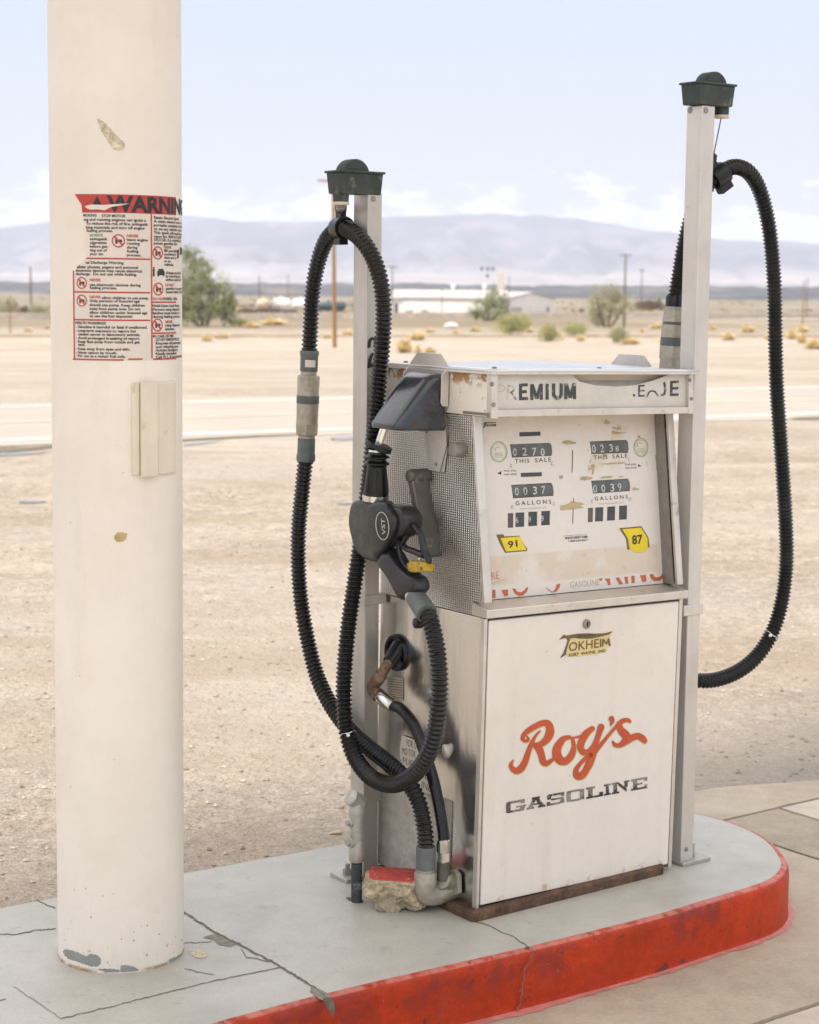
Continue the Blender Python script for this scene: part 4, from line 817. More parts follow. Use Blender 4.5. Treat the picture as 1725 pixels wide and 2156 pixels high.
for i in range(46):                                    # small chips, thickest near the foot
    x = r5.uniform(128, 374); y = 2030-abs(r5.gauss(0, 1))*(70 if i < 34 else 700); th_, z_ = cyl((x, y)); s_ = r5.uniform(.0006, .0022)
    if z_ < .006: continue
    crect(mb, [(th_+s_/CR*math.cos(a)*r5.uniform(.5, 1.4), z_+s_*math.sin(a)*r5.uniform(.5, 1.6)) for a in [j*1.0472 for j in range(6)]], .0005)
mb.build('paint_chips', 'tan_stain', col); col.children[-1]['kind'] = 'stuff'
# clear plastic holder
def cxy(x, y): return zA_(x, y)
ta = cyl(cxy(571, 440))[0]; tb = cyl(cxy(604, 440))[0]; tc_ = cyl(cxy(672, 440))[0]; td = cyl(cxy(754, 440))[0]; zt_ = cyl(cxy(640, 236))[1]; zb_ = cyl(cxy(640, 645))[1]
def cprism(mb, t0, t1, z0, z1, o0, o1):
    n = 5; R1 = [cpt(t0+(t1-t0)*i/n, z0, o1) for i in range(n+1)]; 
    ri = [[cpt(t0+(t1-t0)*i/n, z, o) for i in range(n+1)] for z, o in ((z0, o0), (z0, o1), (z1, o1), (z1, o0))]
    k = n+1; vs = [p for r in ri for p in r]; fs = []
    for r in range(4):
        for i in range(n): fs.append((r*k+i, r*k+i+1, ((r+1) % 4)*k+i+1, ((r+1) % 4)*k+i))
    fs += [(0, k, 2*k, 3*k), (n, k+n, 2*k+n, 3*k+n)]
    mb.add(vs, fs)
mb = MB(); cprism(mb, ta, tb, zb_, zt_-.002, -.002, .006); cprism(mb, tb+.002, tc_, zb_-.004, zt_, -.002, .016); cprism(mb, tc_+.002, td, zb_-.001, zt_-.001, -.002, .008)
mb.build('plastic_holder', 'ledge_plastic', col, bevel=.003)

col.matrix_world = FC @ Matrix.Rotation(.0028, 4, 'Y')
# ================================================================== PUMP
pump = empty('gasoline_pump', FP, 'old white and stainless gasoline pump with two dials, centre of the island', 'gas pump')
PF = lambda: MB(FP)
z6 = Zm(1350, 1050, .4928); z7 = Zm(1400, 1800, .5217); z5 = Zm(950, 2200, .3188); z4 = Zm(950, 1750, .3188); z3 = Zm(1000, 1050, .371)
W_, DP = .642, .42
# skirt
mb = PF(); mb.prism([(-.026, -.016, -.012), (-.018, -.024, -.012), (.60, -.020, .0), (.612, -.01, .0), (.612, .40, .0), (-.026, .40, -.012)], (0, 0, .037)); mb.build('base_skirt', 'rust', pump, bevel=.006)
# lower cabinet
mb = PF(); mb.box((.004, .006, .020), (W_-.004, DP, .727)); mb.build('cabinet', 'dark_metal', pump)
mb = PF(); mb.box((-.001, .002, .018), (.004, DP-.002, .726)); sp_ = mb.build('side_panel', 'stainless', pump)
mb = PF(); mb.box((W_-.004, .002, .018), (W_+.001, DP-.002, .726)); mb.build('side_panel', 'stainless', pump)
for A_b in (((-.0045, -.006, .010), (.0045, .010, .7265)), ((W_-.008, -.004, .02), (W_+.004, .012, .7265))): PF().box(*A_b).build('corner_trim', 'aluminium', pump, bevel=.001)
mb = PF(); lowp = [on(FP, 0, -.004, p) for p in (z5(632, 778), z5(905, 760), z5(1210, 900), z5(1300, 1580), z5(632, 1395))]
mb.box((-.005, .10, .03), (-.0012, .40, .262)); mb.build('access_plate', 'galv', pump, bevel=.001)
# door
mb = PF(); mb.box((.0085, -.0065, .031), (W_-.012, .005, .7215)); door = mb.build('door', 'white_paint', pump, bevel=.0025)
DOOR = Plane(FP, (0, -.0066, 0), (0, -1, 0), (0, 0, 1))
zt4 = Zm(1650, 1850, .1739); zr = Zm(1500, 2150, .3188)
c = DOOR(zt4(800, 308)); mb = PF(); mb.lathe(c, (0, -1, 0), [(-.002, .0115), (.004, .0115), (.006, .0095), (.0062, .0075), (.0045, .007), (.0045, .001)], 24); lk = mb.build('lock', 'grey_metal', door, smooth_=40)
mb = PF(); mb.box((c.x-.0012, c.y-.0068, c.z-.005), (c.x+.0012, c.y-.004, c.z+.005)); mb.build('keyhole', 'ink_black', door)
# maker's badge
mb = PF(); DOOR.poly(mb, [zt4(*p) for p in [(530, 560), (700, 560), (830, 572), (980, 550), (1120, 520), (1235, 480), (1215, 560), (1240, 690), (1180, 705), (1155, 800), (960, 845), (700, 880), (490, 890), (440, 850), (470, 700), (480, 620)]], .0006); bdg = mb.build('maker_badge', 'ink_cream', door)
mb = PF(); DOOR.poly(mb, [zt4(*p) for p in [(322, 590), (400, 500), (430, 498), (425, 518), (520, 500), (640, 480), (800, 472), (980, 480), (1130, 470), (1270, 435), (1200, 490), (1080, 525), (950, 555), (830, 573), (700, 570), (570, 555), (525, 565), (490, 640), (455, 760), (440, 850), (340, 910), (400, 810), (440, 700), (470, 600), (445, 560), (400, 560)]], .0012)
DOOR.text(mb, 'OKHEI', zt4(488, 790), zt4(1055, 715), 152*.12, .0012, .012)
for i_, (x0_, y0_, x1_, y1_, w0_) in enumerate(((1092, 575, 1078, 705, 34), (1185, 562, 1208, 695, 34), (1095, 572, 1148, 668, 26), (1188, 562, 1146, 668, 26))):
    a_, b_2 = Vector((x0_, y0_)), Vector((x1_, y1_)); n_ = (b_2-a_).normalized(); n_ = Vector((-n_.y, n_.x))*w0_/2; DOOR.poly(mb, [zt4(*(a_+n_)), zt4(*(b_2+n_)), zt4(*(b_2-n_)), zt4(*(a_-n_))], .0013+.00006*i_)
mb.build('badge_mark', 'ink_brown', door)
mb = PF(); DOOR.text(mb, 'QUALITY', zt4(635, 545), zt4(925, 525), 40*.12, .0018, .0); mb.build('badge_lettering', 'ink_black', door); mb = PF(); DOOR.text(mb, 'FORT  WAYNE,  IND.', zt4(492, 880), zt4(1140, 795), 48*.12, .0018, .01); mb.build('badge_lettering', 'ink_black', door)
# script lettering
STR = [[(462, 250, 14), (415, 305, 24), (372, 390, 40), (345, 470, 50), (318, 545, 58), (282, 608, 66), (238, 632, 62), (198, 610, 48), (184, 572, 34), (207, 528, 8)],
 [(338, 300, 10), (350, 330, 26), (325, 347, 30), (295, 325, 34), (312, 282, 42), (360, 240, 50), (420, 205, 54), (480, 178, 56), (535, 180, 66), (558, 235, 74), (545, 300, 76), (500, 358, 62), (440, 382, 44), (380, 378, 30)],
 [(420, 388, 56), (455, 425, 68), (478, 490, 62), (492, 545, 60), (522, 562, 52), (568, 535, 36), (605, 505, 26)],
 [(742, 308, 34), (682, 330, 56), (632, 400, 74), (622, 470, 84), (655, 530, 82), (715, 535, 66), (766, 475, 60), (786, 400, 42), (775, 335, 30)],
 [(742, 318, 20), (800, 312, 16), (850, 300, 24)],
 [(962, 226, 44), (905, 275, 64), (862, 345, 66), (850, 415, 60), (885, 455, 58), (935, 440, 44), (975, 385, 34)],
 [(1046, 212, 62), (1022, 285, 48), (995, 365, 54), (968, 440, 74), (948, 520, 74), (915, 600, 64), (868, 670, 66), (818, 680, 66), (806, 625, 46), (845, 565, 36), (895, 515, 36), (945, 480, 46)],
 [(980, 455, 44), (1040, 385, 34), (1110, 300, 28), (1180, 220, 30), (1245, 158, 42), (1298, 145, 36), (1318, 158, 30)],
 [(1218, 178, 44), (1232, 235, 62), (1268, 275, 78), (1292, 305, 70), (1275, 350, 66), (1228, 385, 44), (1182, 385, 36), (1160, 352, 18)],
 [(1298, 345, 56), (1345, 312, 58), (1400, 300, 62), (1440, 320, 60), (1460, 342, 50)], [(1145, 132, 50), (1152, 158, 36), (1135, 195, 8)]]
mb = PF(); mg2 = PF()
for i, st in enumerate(STR):
    DOOR.stroke(mg2, [(*zr(x+4, y+6), (w_+9)*.22) for x, y, w_ in st], .0004+.00005*i); DOOR.stroke(mb, [(*zr(x, y), w_*.22) for x, y, w_ in st], .0012+.00008*i)
mg2.build('script_outline', 'roy_gold', door); mb.build('script_lettering', 'roy_red', door)
# GASOLINE in wide slab letters
def gas(mb, x0, x1, rects):
    for r in rects:
        pts = r if len(r) == 4 and isinstance(r[0], tuple) else [(r[0], r[1]), (r[2], r[1]), (r[2], r[3]), (r[0], r[3])]
        out = []
        for a, b in pts:
            X = x0+(x1-x0)*a; base = 1042-(X-140)*(245/1355); out.append(zr(X, base-b*108))
        DOOR.poly(mb, out, .0010)
mb = PF(); t, b_ = .22, .19
gas(mb, 140, 330, [(0, .06, t, .94), (t, .8, .93, 1), (.06, .94, t, 1), (.72, .66, .93, .8), (.06, 0, t, .06), (t, 0, .9, b_), (.70, b_, .93, .5), (.5, .36, .70, .5), (.93, .36, 1, .5)])
gas(mb, 335, 515, [[(.08, .17), (.30, .17), (.52, .83), (.34, .83)], [(.44, .83), (.66, .83), (.93, .17), (.70, .17)], (0, 0, .40, .17), (.60, 0, 1, .17), (.28, .83, .70, 1), (.36, .3, .66, .44)])
gas(mb, 525, 700, [(.05, .55, .26, .95), (.26, .82, .97, 1), (.8, .66, .97, .82), (.26, .42, .95, .58), (.76, .06, .97, .42), (.02, 0, .76, .18), (.02, .18, .2, .34), (.1, .95, .26, 1)])
gas(mb, 718, 885, [(0, .05, .25, .95), (.76, .05, 1, .95), (.05, .81, .25, 1), (.25, .83, .76, 1), (.25, 0, .76, .17)])
gas(mb, 905, 1075, [(.12, .17, .36, .83), (0, .83, .5, 1), (0, 0, .95, .17), (.74, .17, .95, .4)])
gas(mb, 1075, 1140, [(.3, .17, .74, .83), (0, .83, 1, 1), (0, 0, 1, .17)])
gas(mb, 1150, 1320, [(.1, .16, .30, .84), (0, 0, .42, .16), (.0, .84, .36, 1), [(.36, 1), (.36, .72), (.84, 0), (.84, .30)], (.70, .84, 1, 1), (.72, .42, .90, .84)])
gas(mb, 1335, 1495, [(.12, .17, .36, .83), (0, .83, .97, 1), (.80, .66, .97, .83), (0, 0, .97, .17), (.80, .17, .97, .34), (.36, .43, .68, .57)])
mb.build('lettering', 'ink_gas', door)
# shelf and slanted dial housing
mb = PF(); mb.prism([(-.006, -.016, .728), (-.006, -.016, .7485), (-.006, .042, .760), (-.006, .042, .728)], (.658, 0, 0)); mb.build('shelf', 'aluminium', pump, bevel=.002)
sl = [(0, .062, 1.199), (0, -.006, .7585), (0, .43, .7285), (0, .43, 1.199)]
def side(u, t, m, nm):
    mb = PF(); mb.prism([(u, .062, 1.199), (u, .000, .7625), (u, .043, .7605), (u, .045, .7285), (u, DP, .7285), (u, DP, 1.199)], (t, 0, 0)); return mb.build(nm, m, pump)
emb = side(-.002, .012, 'embossed', 'embossed_panel'); side(W_-.008, .010, 'embossed', 'embossed_panel')
def slant(u0, u1, o, thick):
    a = Vector((0, .062, 1.199)); b = Vector((0, .000, .763)); d = (b-a).normalized(); n = Vector((0, -(a-b).z, (a-b).y)).normalized(); n = Vector((0, n.y, n.z)) if n.y < 0 else -n
    return [(u0, (a+n*o).y, a.z), (u0, (b+n*o).y, b.z), (u0, (b+n*(o-thick)).y, b.z), (u0, (a+n*(o-thick)).y, a.z)]
for u_, t_ in ((-.004, .024), (W_-.016, .020)): PF().prism(slant(u_, 0, .003, .010), (t_, 0, 0)).build('dial_trim', 'aluminium', pump, bevel=.0015)
mb = PF(); mb.box((.01, .12, .7605), (W_-.008, DP-.004, 1.1985)); mb.build('dial_housing', 'dark_metal', pump)
mb = PF(); mb.prism(slant(W_-.020, 0, -.010, .045), (.004, 0, 0)); mb.build('dial_cheek', 'grey_metal', pump)
p0, p1 = Vector((0, .046, .7605)), Vector((0, .105, 1.1985)); dn = Vector((0, -(p1.z-p0.z), (p1.y-p0.y))).normalized(); dup = (p1-p0).normalized()
DIAL = Plane(FP, p0, dn, dup)
zd = Zm(1450, 1250, .2319); ze = Zm(1750, 1250, .2319); zo = Zm(1450, 1650, .4058)
def d2(p): q = DIAL(p); return (q.x, (q-p0).dot(dup))
def w3(a, b, off=0): return Vector((a, 0, 0))+p0+dup*b+dn*off
WINS = [[zd(*p) for p in q] for q in ([(458, 455), (985, 436), (1008, 470), (1018, 560), (1010, 608), (485, 632), (470, 540)], [(474, 990), (1002, 962), (1025, 1000), (1036, 1080), (1032, 1135), (500, 1168), (488, 1080)], [(582, 297), (864, 288), (862, 343), (583, 354)], [(600, 832), (884, 822), (882, 876), (603, 888)],
   [(430, 1364), (505, 1360), (503, 1552), (430, 1556)], [(532, 1356), (650, 1350), (648, 1540), (530, 1546)], [(702, 1346), (820, 1340), (818, 1528), (700, 1534)], [(872, 1336), (988, 1330), (986, 1518), (870, 1524)])] + \
  [[ze(*p) for p in q] for q in ([(214, 418), (700, 397), (722, 430), (730, 520), (722, 570), (238, 585), (228, 500)], [(232, 936), (720, 907), (742, 950), (752, 1030), (746, 1072), (260, 1105), (246, 1020)],
   [(192, 1295), (262, 1290), (258, 1476), (190, 1482)], [(288, 1288), (397, 1282), (393, 1468), (284, 1474)], [(446, 1278), (552, 1271), (550, 1456), (442, 1462)], [(602, 1266), (710, 1259), (706, 1444), (600, 1450)])]
holes = [[d2(p) for p in q] for q in WINS]; Hd = (p1-p0).length
vs, fs = fill([(.016, .0), (W_-.018, .0), (W_-.018, Hd-.002), (.016, Hd-.002)], holes)
mb = PF(); mb.add([w3(a, b) for a, b in vs], fs)
for h_ in holes:                                       # window reveals
    n = len(h_); mb.add([w3(a, b) for a, b in h_]+[w3(a, b, -.005) for a, b in h_], [(i, (i+1) % n, n+(i+1) % n, n+i) for i in range(n)])
dial = mb.build('dial_face', 'dial_panel', pump)
for i, h_ in enumerate(holes):
    mb = PF(); xs_ = [a for a, b in h_]; ys_ = [b for a, b in h_]; a0, a1, b0, b1 = min(xs_)-.004, max(xs_)+.004, min(ys_)-.003, max(ys_)+.003
    if i in (0, 1, 8, 9):                              # counter drums: a shallow cylinder
        n = 8; R_ = (b1-b0)*.72; cc = (b0+b1)/2; pr_ = [(cc+R_*math.sin(a), -.0015-.35*R_*(1-math.cos(a))) for a in [-.75+1.5*j/n for j in range(n+1)]]
        mb.add([w3(a, b, o) for b, o in pr_ for a in (a0, a1)], [(2*j, 2*j+1, 2*j+3, 2*j+2) for j in range(n)]); mb.build('counter_drum', 'drum', dial, smooth_=60)
    else:
        mb.poly([w3(a0, b0, -.0022), w3(a1, b0, -.0022), w3(a1, b1, -.0022), w3(a0, b1, -.0022)]); mb.build('price_window', 'window_brown' if i in (4, 10) else 'window_dark', dial)
mb = PF()
def dig(z, s, x0, y0, x1, y1, h): DIAL.text(mb, s, z(x0, y0), z(x1, y1), h*.16, -.0010, .012)
for s, x in (('2', 628), ('7', 757)): dig(zd, s, x, 604, x+62, 600, 100)
for s, x in (('0', 505), ('0', 872)): dig(zd, s, x, 608, x+50, 605, 96)
for s, x in (('0', 530), ('0', 642), ('3', 770), ('7', 880)): dig(zd, s, x, 1128-(x-530)*.06, x+52, 1125-(x-530)*.06, 98)
for s, x in (('0', 252), ('2', 360), ('3', 478)): dig(ze, s, x, 565-(x-252)*.04, x+50, 562-(x-252)*.04, 98)
for s, x in (('8', 560),): dig(ze, s, x, 550, x+44, 547, 70)
for s, x in (('0', 268), ('0', 375), ('3', 495), ('9', 590)): dig(ze, s, x, 1092-(x-268)*.07, x+50, 1089-(x-268)*.07, 98)
for s, x in (('6', 540), ('9', 706), ('9', 874)): dig(zd, s, x, 1490-(x-540)*.06, x+36, 1487-(x-540)*.06, 72)
mb.build('digits', 'digit', dial)
T = DIAL.text
def TT(nm, m, *a): q = PF(); DIAL.text(q, *a); q.build(nm, m, dial)
TT('dial_lettering', 'ink_black', 'THIS', zd(524, 702), zd(715, 696), 52*.16, .0006, .005, 1.3); TT('dial_lettering', 'ink_black', 'SALE', zd(790, 694), zd(1000, 680), 52*.16, .0006, .005, 1.3); TT('dial_lettering', 'ink_black', 'GALLONS', zd(534, 1260), zd(1003, 1234), 52*.16, .0006, .005, 1.6)
TT('dial_lettering', 'ink_black', 'THIS', ze(268, 656), ze(448, 646), 52*.16, .0006, .005, 1.3); TT('dial_lettering', 'ink_black', 'SALE', ze(512, 642), ze(710, 632), 52*.16, .0006, .005, 1.3); TT('dial_lettering', 'ink_black', 'GALLONS', ze(280, 1196), ze(715, 1168), 48*.16, .0006, .005, 1.6)
TT('dial_lettering', 'ink_black', 'THIS DIAL', zd(375, 818), zd(545, 812), 22*.16, .0006, .01, 1.2); TT('dial_lettering', 'ink_black', 'THIS HOSE', zd(375, 865), zd(545, 860), 22*.16, .0006, .01, 1.2); TT('dial_lettering', 'ink_black', 'THIS DIAL', ze(676, 736), ze(830, 728), 22*.16, .0006, .01, 1.2); TT('dial_lettering', 'ink_black', 'THIS HOSE', ze(676, 782), ze(830, 774), 22*.16, .0006, .01, 1.2)
for z, q in ((zd, [(294, 838), (345, 808), (342, 858)]), (ze, [(893, 742), (850, 716), (852, 752)]), (zd, [(1278, 532), (1288, 532), (1280, 828), (1270, 828)]), (zd, [(1290, 1165), (1298, 1165), (1288, 1502), (1279, 1502)])): q_ = PF(); DIAL.poly(q_, [z(*p) for p in q], .0006); q_.build('dial_mark', 'ink_black', dial)
TT('dial_lettering', 'ink_black', 'OKHEIM', zd(125, 222), zd(275, 218), 30*.16, .0006, .02); q_ = PF(); DIAL.poly(q_, [zd(*p) for p in [(92, 180), (140, 168), (280, 165), (272, 174), (145, 180), (118, 240), (103, 243), (125, 182)]], .0006); q_.build('dial_mark', 'ink_black', dial)
TT('dial_lettering', 'ink_black', 'MOJAVE DESERT AQMD', zd(1185, 1704), zd(1482, 1684), 26*.16, .0012, .02); TT('dial_lettering', 'ink_black', '1-800-635-4617', zd(1228, 1742), zd(1482, 1724), 24*.16, .0012, .01); TT('dial_lettering', 'ink_black', 'FOR PRODUCT PROBLEMS CALL', zd(1160, 1668), zd(1470, 1648), 10*.16, .0012, .0)

for a in (('PRICE INCLUDING TAX', zd(590, 1316), zd(940, 1296), 16*.16, .0006), ('PRICE INCLUDING TAX', ze(330, 1250), ze(655, 1230), 16*.16, .0006), ('GASOLINE', zo(715, 354), zo(935, 332), 44*.28, .0006, -.01)): TT('faint_lettering', 'ink_faint', *a)
for z, cx, cy, rx, ry in ((zd, 312, 556, 108, 132), (ze, 888, 498, 92, 118)):
    mb = PF(); DIAL.stroke(mb, [(*z(cx+rx*math.cos(a), cy+ry*math.sin(a)), 1.7) for a in [i*6.2832/20 for i in range(20)]], .0007, True)
    DIAL.stroke(mb, [(*z(cx+rx*.84*math.cos(a), cy+ry*.84*math.sin(a)), .6) for a in [i*6.2832/20 for i in range(20)]], .0007, True)
    for j, (dy, hw) in enumerate(((15, 50), (32, 58), (50, 58), (68, 44))): DIAL.stroke(mb, [(*z(cx-hw, cy+dy+3), .8), (*z(cx+hw, cy+dy-3), .8)], .0007)
    DIAL.stroke(mb, [(*z(cx-40, cy-10), 1.2), (*z(cx-50, cy-40), 1.2), (*z(cx-20, cy-62), 1.2), (*z(cx+10, cy-50), 1.2)], .0007); mb.build('round_seal', 'ink_lime', dial)
mb = PF()
for z, q in ((zd, [(1118, 1262), (1170, 1255), (1225, 1240), (1262, 1208), (1300, 1210), (1400, 1225), (1438, 1245), (1370, 1262), (1430, 1290), (1290, 1310), (1118, 1325)]), (zd, [(1376, 905), (1400, 882), (1480, 878), (1545, 893), (1530, 915), (1440, 932), (1390, 925)]), (zd, [(1105, 870), (1155, 866), (1152, 908), (1107, 912)]),
             (ze, [(250, 730), (272, 715), (288, 740), (268, 800), (262, 850), (240, 855), (248, 790)]), (ze, [(340, 912), (380, 882), (460, 872), (522, 880), (500, 895), (400, 905)]), (ze, [(575, 885), (620, 874), (668, 882), (620, 892)]), (ze, [(325, 716), (480, 702), (640, 690), (702, 697), (640, 710), (440, 722)]), (ze, [(768, 1040), (790, 1018), (830, 1030), (876, 1052), (820, 1058), (780, 1065)]),
             (ze, [(395, 180), (420, 125), (450, 140), (490, 182), (440, 192)]), (ze, [(495, 290), (520, 275), (560, 290), (640, 300), (710, 296), (640, 312), (560, 325), (510, 320)]), (ze, [(500, 240), (530, 222), (580, 245), (550, 258)]), (ze, [(835, 360), (858, 335), (882, 350), (875, 372)]), (ze, [(1074, 600), (1084, 596), (1098, 700), (1106, 790), (1084, 800), (1088, 700)]), (zd, [(1140, 420), (1220, 400), (1300, 425), (1330, 430), (1320, 450), (1200, 460), (1150, 445)])):
    mb = PF(); DIAL.poly(mb, [z(*p) for p in q], .0009); mb.build('glue_residue', 'residue', dial)
mb = PF()
for q in ([(130, 368), (152, 370), (154, 428), (130, 432)], [(196, 372), (246, 366), (248, 412), (222, 420)], [(278, 362), (300, 358), (316, 382), (345, 388), (372, 372), (384, 352), (399, 350), (390, 382), (360, 410), (330, 416), (300, 398)], [(612, 330), (640, 320), (636, 350), (612, 382), (585, 388), (604, 362)], [(930, 284), (958, 280), (950, 302), (936, 302)], [(972, 286), (1012, 282), (1018, 330), (1000, 336), (992, 308)],
          [(1056, 280), (1082, 274), (1112, 326), (1084, 330)], [(1122, 272), (1146, 268), (1152, 322), (1130, 326)], [(1174, 266), (1198, 262), (1200, 316), (1178, 320)], [(1238, 260), (1284, 256), (1288, 304), (1260, 312)], [(1310, 254), (1334, 248), (1350, 272), (1376, 276), (1400, 262), (1408, 240), (1428, 238), (1430, 296), (1414, 298), (1412, 284), (1380, 302), (1345, 304), (1322, 284)]):
    mb = PF(); DIAL.poly(mb, [zo(*p) for p in q], .0008); mb.build('orange_lettering', 'ink_orange', dial)
mb = PF()
DIAL.stroke(mb, [(*zo(532, 350), .8), (*zo(556, 372), 1.4), (*zo(580, 384), 1.8), (*zo(605, 374), 1)], .0011)
T(mb, 'RE', zo(126, 296), zo(182, 286), 58*.28, .0008, -.02); DIAL.stroke(mb, [(*zo(128, 322), .5), (*zo(230, 284), .5)], .0008)
mb.build('orange_lettering', 'ink_orange', dial)
# octane stickers
def yst(border, face, mark, sx, lb):
    mb = PF(); DIAL.poly(mb, border, .0006); s_ = mb.build('octane_sticker', 'ink_brown', dial, label=lb); mb = PF(); DIAL.poly(mb, face, .0012); mb.build('sticker_face', 'sticker_yellow', dial); return s_
yst([zd(*p) for p in [(276, 1645), (372, 1640), (384, 1668), (582, 1658), (640, 1770), (690, 1835), (680, 1860), (395, 1884), (340, 1790)]], [zd(*p) for p in [(330, 1690), (588, 1668), (632, 1770), (676, 1845), (405, 1868), (370, 1790)]], 0, 0, 'yellow sticker numbered 91')
yst([ze(*p) for p in [(600, 1560), (893, 1533), (985, 1680), (1002, 1810), (970, 1815), (972, 1690), (885, 1552), (640, 1574), (712, 1690), (735, 1840), (708, 1846), (692, 1700)]], [ze(*p) for p in [(640, 1574), (885, 1552), (972, 1690), (975, 1815), (960, 1850), (900, 1880), (820, 1878), (745, 1845), (712, 1690)]], 0, 0, 'yellow sticker numbered 87')
for a in (('91', zd(432, 1820), zd(556, 1800), 84*.16, .0018, .02), ('87', ze(772, 1772), ze(908, 1758), 112*.16, .0018, .025)): TT('octane_number', 'ink_black', *a)
mb = PF()
for z, q in ((zd, [(478, 738), (1014, 712), (490, 1278), (1040, 1240)]), (ze, [(230, 684), (732, 664), (246, 1206), (750, 1180)])):
    for p in q: mb = PF(); screw(mb, DIAL(z(*p)), dn, .0038); mb.build('screw', 'chrome', dial, smooth_=40)
# header box
mb = PF(); mb.prism([(-.004, .012, 1.2005), (-.004, .012, 1.303), (-.004, DP, 1.303), (-.004, DP, 1.2005)], (.004, 0, 0)); mb.prism([(W_, .012, 1.2005), (W_, .012, 1.303), (W_, DP, 1.303), (W_, DP, 1.2005)], (.004, 0, 0)); mb.box((0, DP-.004, 1.2005), (W_, DP, 1.303)); mb.box((0.0, .012, 1.2005), (W_, DP-.004, 1.2045)); hd = mb.build('header', 'header_paint', pump)
mb = PF(); mb.prism([(-.003, .002, 1.1985), (-.003, .10, 1.1985), (-.006, .10, 1.2085), (-.006, .002, 1.2085)], (.009, 0, 0)); mb.build('header_lip', 'grey_metal', pump)
HF = Plane(FP, (0, .004, 0), (0, -1, 0), (0, 0, 1))
tear = [z6(*p) for p in [(790, 190), (850, 232), (950, 256), (1080, 264), (1200, 254), (1300, 228), (1360, 205), (1425, 178)]]
tl = [(HF(p).x, HF(p).z) for p in tear]; outl = [(.018, 1.214), (W_-.006, 1.214), (W_-.006, 1.3015)] + [(tl[-1][0], 1.3015)]+tl[::-1][1:-1]+[(tl[0][0], 1.3015), (.018, 1.3015)]
vs, fs = fill(outl); mb = PF(); mb.add([(a, .004, b) for a, b in vs]+[(a, .0065, b) for a, b in vs], fs+[tuple(len(vs)+i for i in f) for f in fs]); sign = mb.build('sign_panel', 'sign_panel', pump)
M['sign_inner'] = mat('sign_inner', (.60, .53, .43), .6, var=(12, .1))
mb = PF(); mb.box((.01, .022, 1.206), (W_-.01, .026, 1.302)); mb.build('sign_back', 'sign_inner', pump)
mb = PF(); mb.prism([(.28, .012, 1.268), (.28, .021, 1.283), (.28, .021, 1.273), (.28, .012, 1.262)], (.30, 0, 0)); mb.build('lamp_batten', 'post_dull', pump)
mb = PF()
def seg_letters(segs, wd):
    for i, (x0, y0, x1, y1) in enumerate(segs):
        a, b = Vector((x0, y0)), Vector((x1, y1)); d = (b-a).normalized(); n_ = Vector((-d.y, d.x))*wd/2
        HF.poly(mb, [z6(*(a+n_)), z6(*(b+n_)), z6(*(b-n_)), z6(*(a-n_))], .0008+.00006*i)
seg_letters([(484, 245, 484, 347), (475, 254, 528, 252), (475, 296, 522, 294), (475, 338, 530, 336), (553, 248, 553, 346), (612, 246, 612, 345), (556, 250, 583, 338), (609, 250, 584, 338), (648, 246, 648, 344), (688, 244, 688, 322), (735, 243, 735, 320), (690, 318, 704, 336), (701, 335, 722, 335), (733, 318, 720, 336), (763, 243, 763, 341), (816, 241, 817, 340), (766, 246, 790, 332), (814, 246, 791, 332)], 19)
HF.text(mb, 'E', z6(1212, 326), z6(1252, 324), 72*.34, .0008, .008); HF.text(mb, 'E', z6(1408, 320), z6(1462, 318), 90*.34, .0008, .014); HF.poly(mb, [z6(*p) for p in [(1178, 308), (1194, 312), (1190, 326), (1184, 326)]], .0008)
HF.stroke(mb, [(*z6(1268, 324), 3.2), (*z6(1280, 298), 3.2), (*z6(1300, 290), 3.2), (*z6(1320, 298), 3.2), (*z6(1334, 320), 3.2)], .0008); HF.stroke(mb, [(*z6(1374, 240), 4.8), (*z6(1380, 280), 4.8), (*z6(1374, 308), 4.8), (*z6(1358, 316), 4)], .0009)
mb.build('sign_lettering', 'ink_worn', sign)
mb = PF(); HF.text(mb, 'R', z6(398, 345), z6(462, 344), 92*.34, .0006, -.005); mb.build('worn_letter', 'ink_fading', sign)
mb = PF(); HF.text(mb, 'P', z6(334, 340), z6(390, 338), 92*.34, .0006, -.02); mb.build('faded_letter', 'ink_ghost', sign)
PF().box((.0, -.004, 1.200), (W_+.006, .003, 1.2165)).build('header_trim', 'aluminium', pump, bevel=.001)
for q, t_ in (([(-.002, -.006, 1.1965), (.018, -.006, 1.1965), (.012, -.006, 1.304), (-.006, -.006, 1.304)], .018), ([(W_-.006, -.0055, 1.199), (W_+.012, -.0055, 1.199), (W_+.006, -.0055, 1.304), (W_-.010, -.0055, 1.304)], .017)): PF().prism(q, (0, t_, 0)).build('header_trim', 'aluminium', pump, bevel=.001)
for p, v_, r_ in ((z6(306, 248), -.006, .0055), (z6(316, 375), -.006, .0055), (z6(1533, 222), -.0055, .0045), (z6(1543, 338), -.0055, .0045)): mb = PF(); screw(mb, on(FP, 1, v_, p), (0, -1, 0), r_); mb.build('screw', 'grey_metal', pump, smooth_=40)
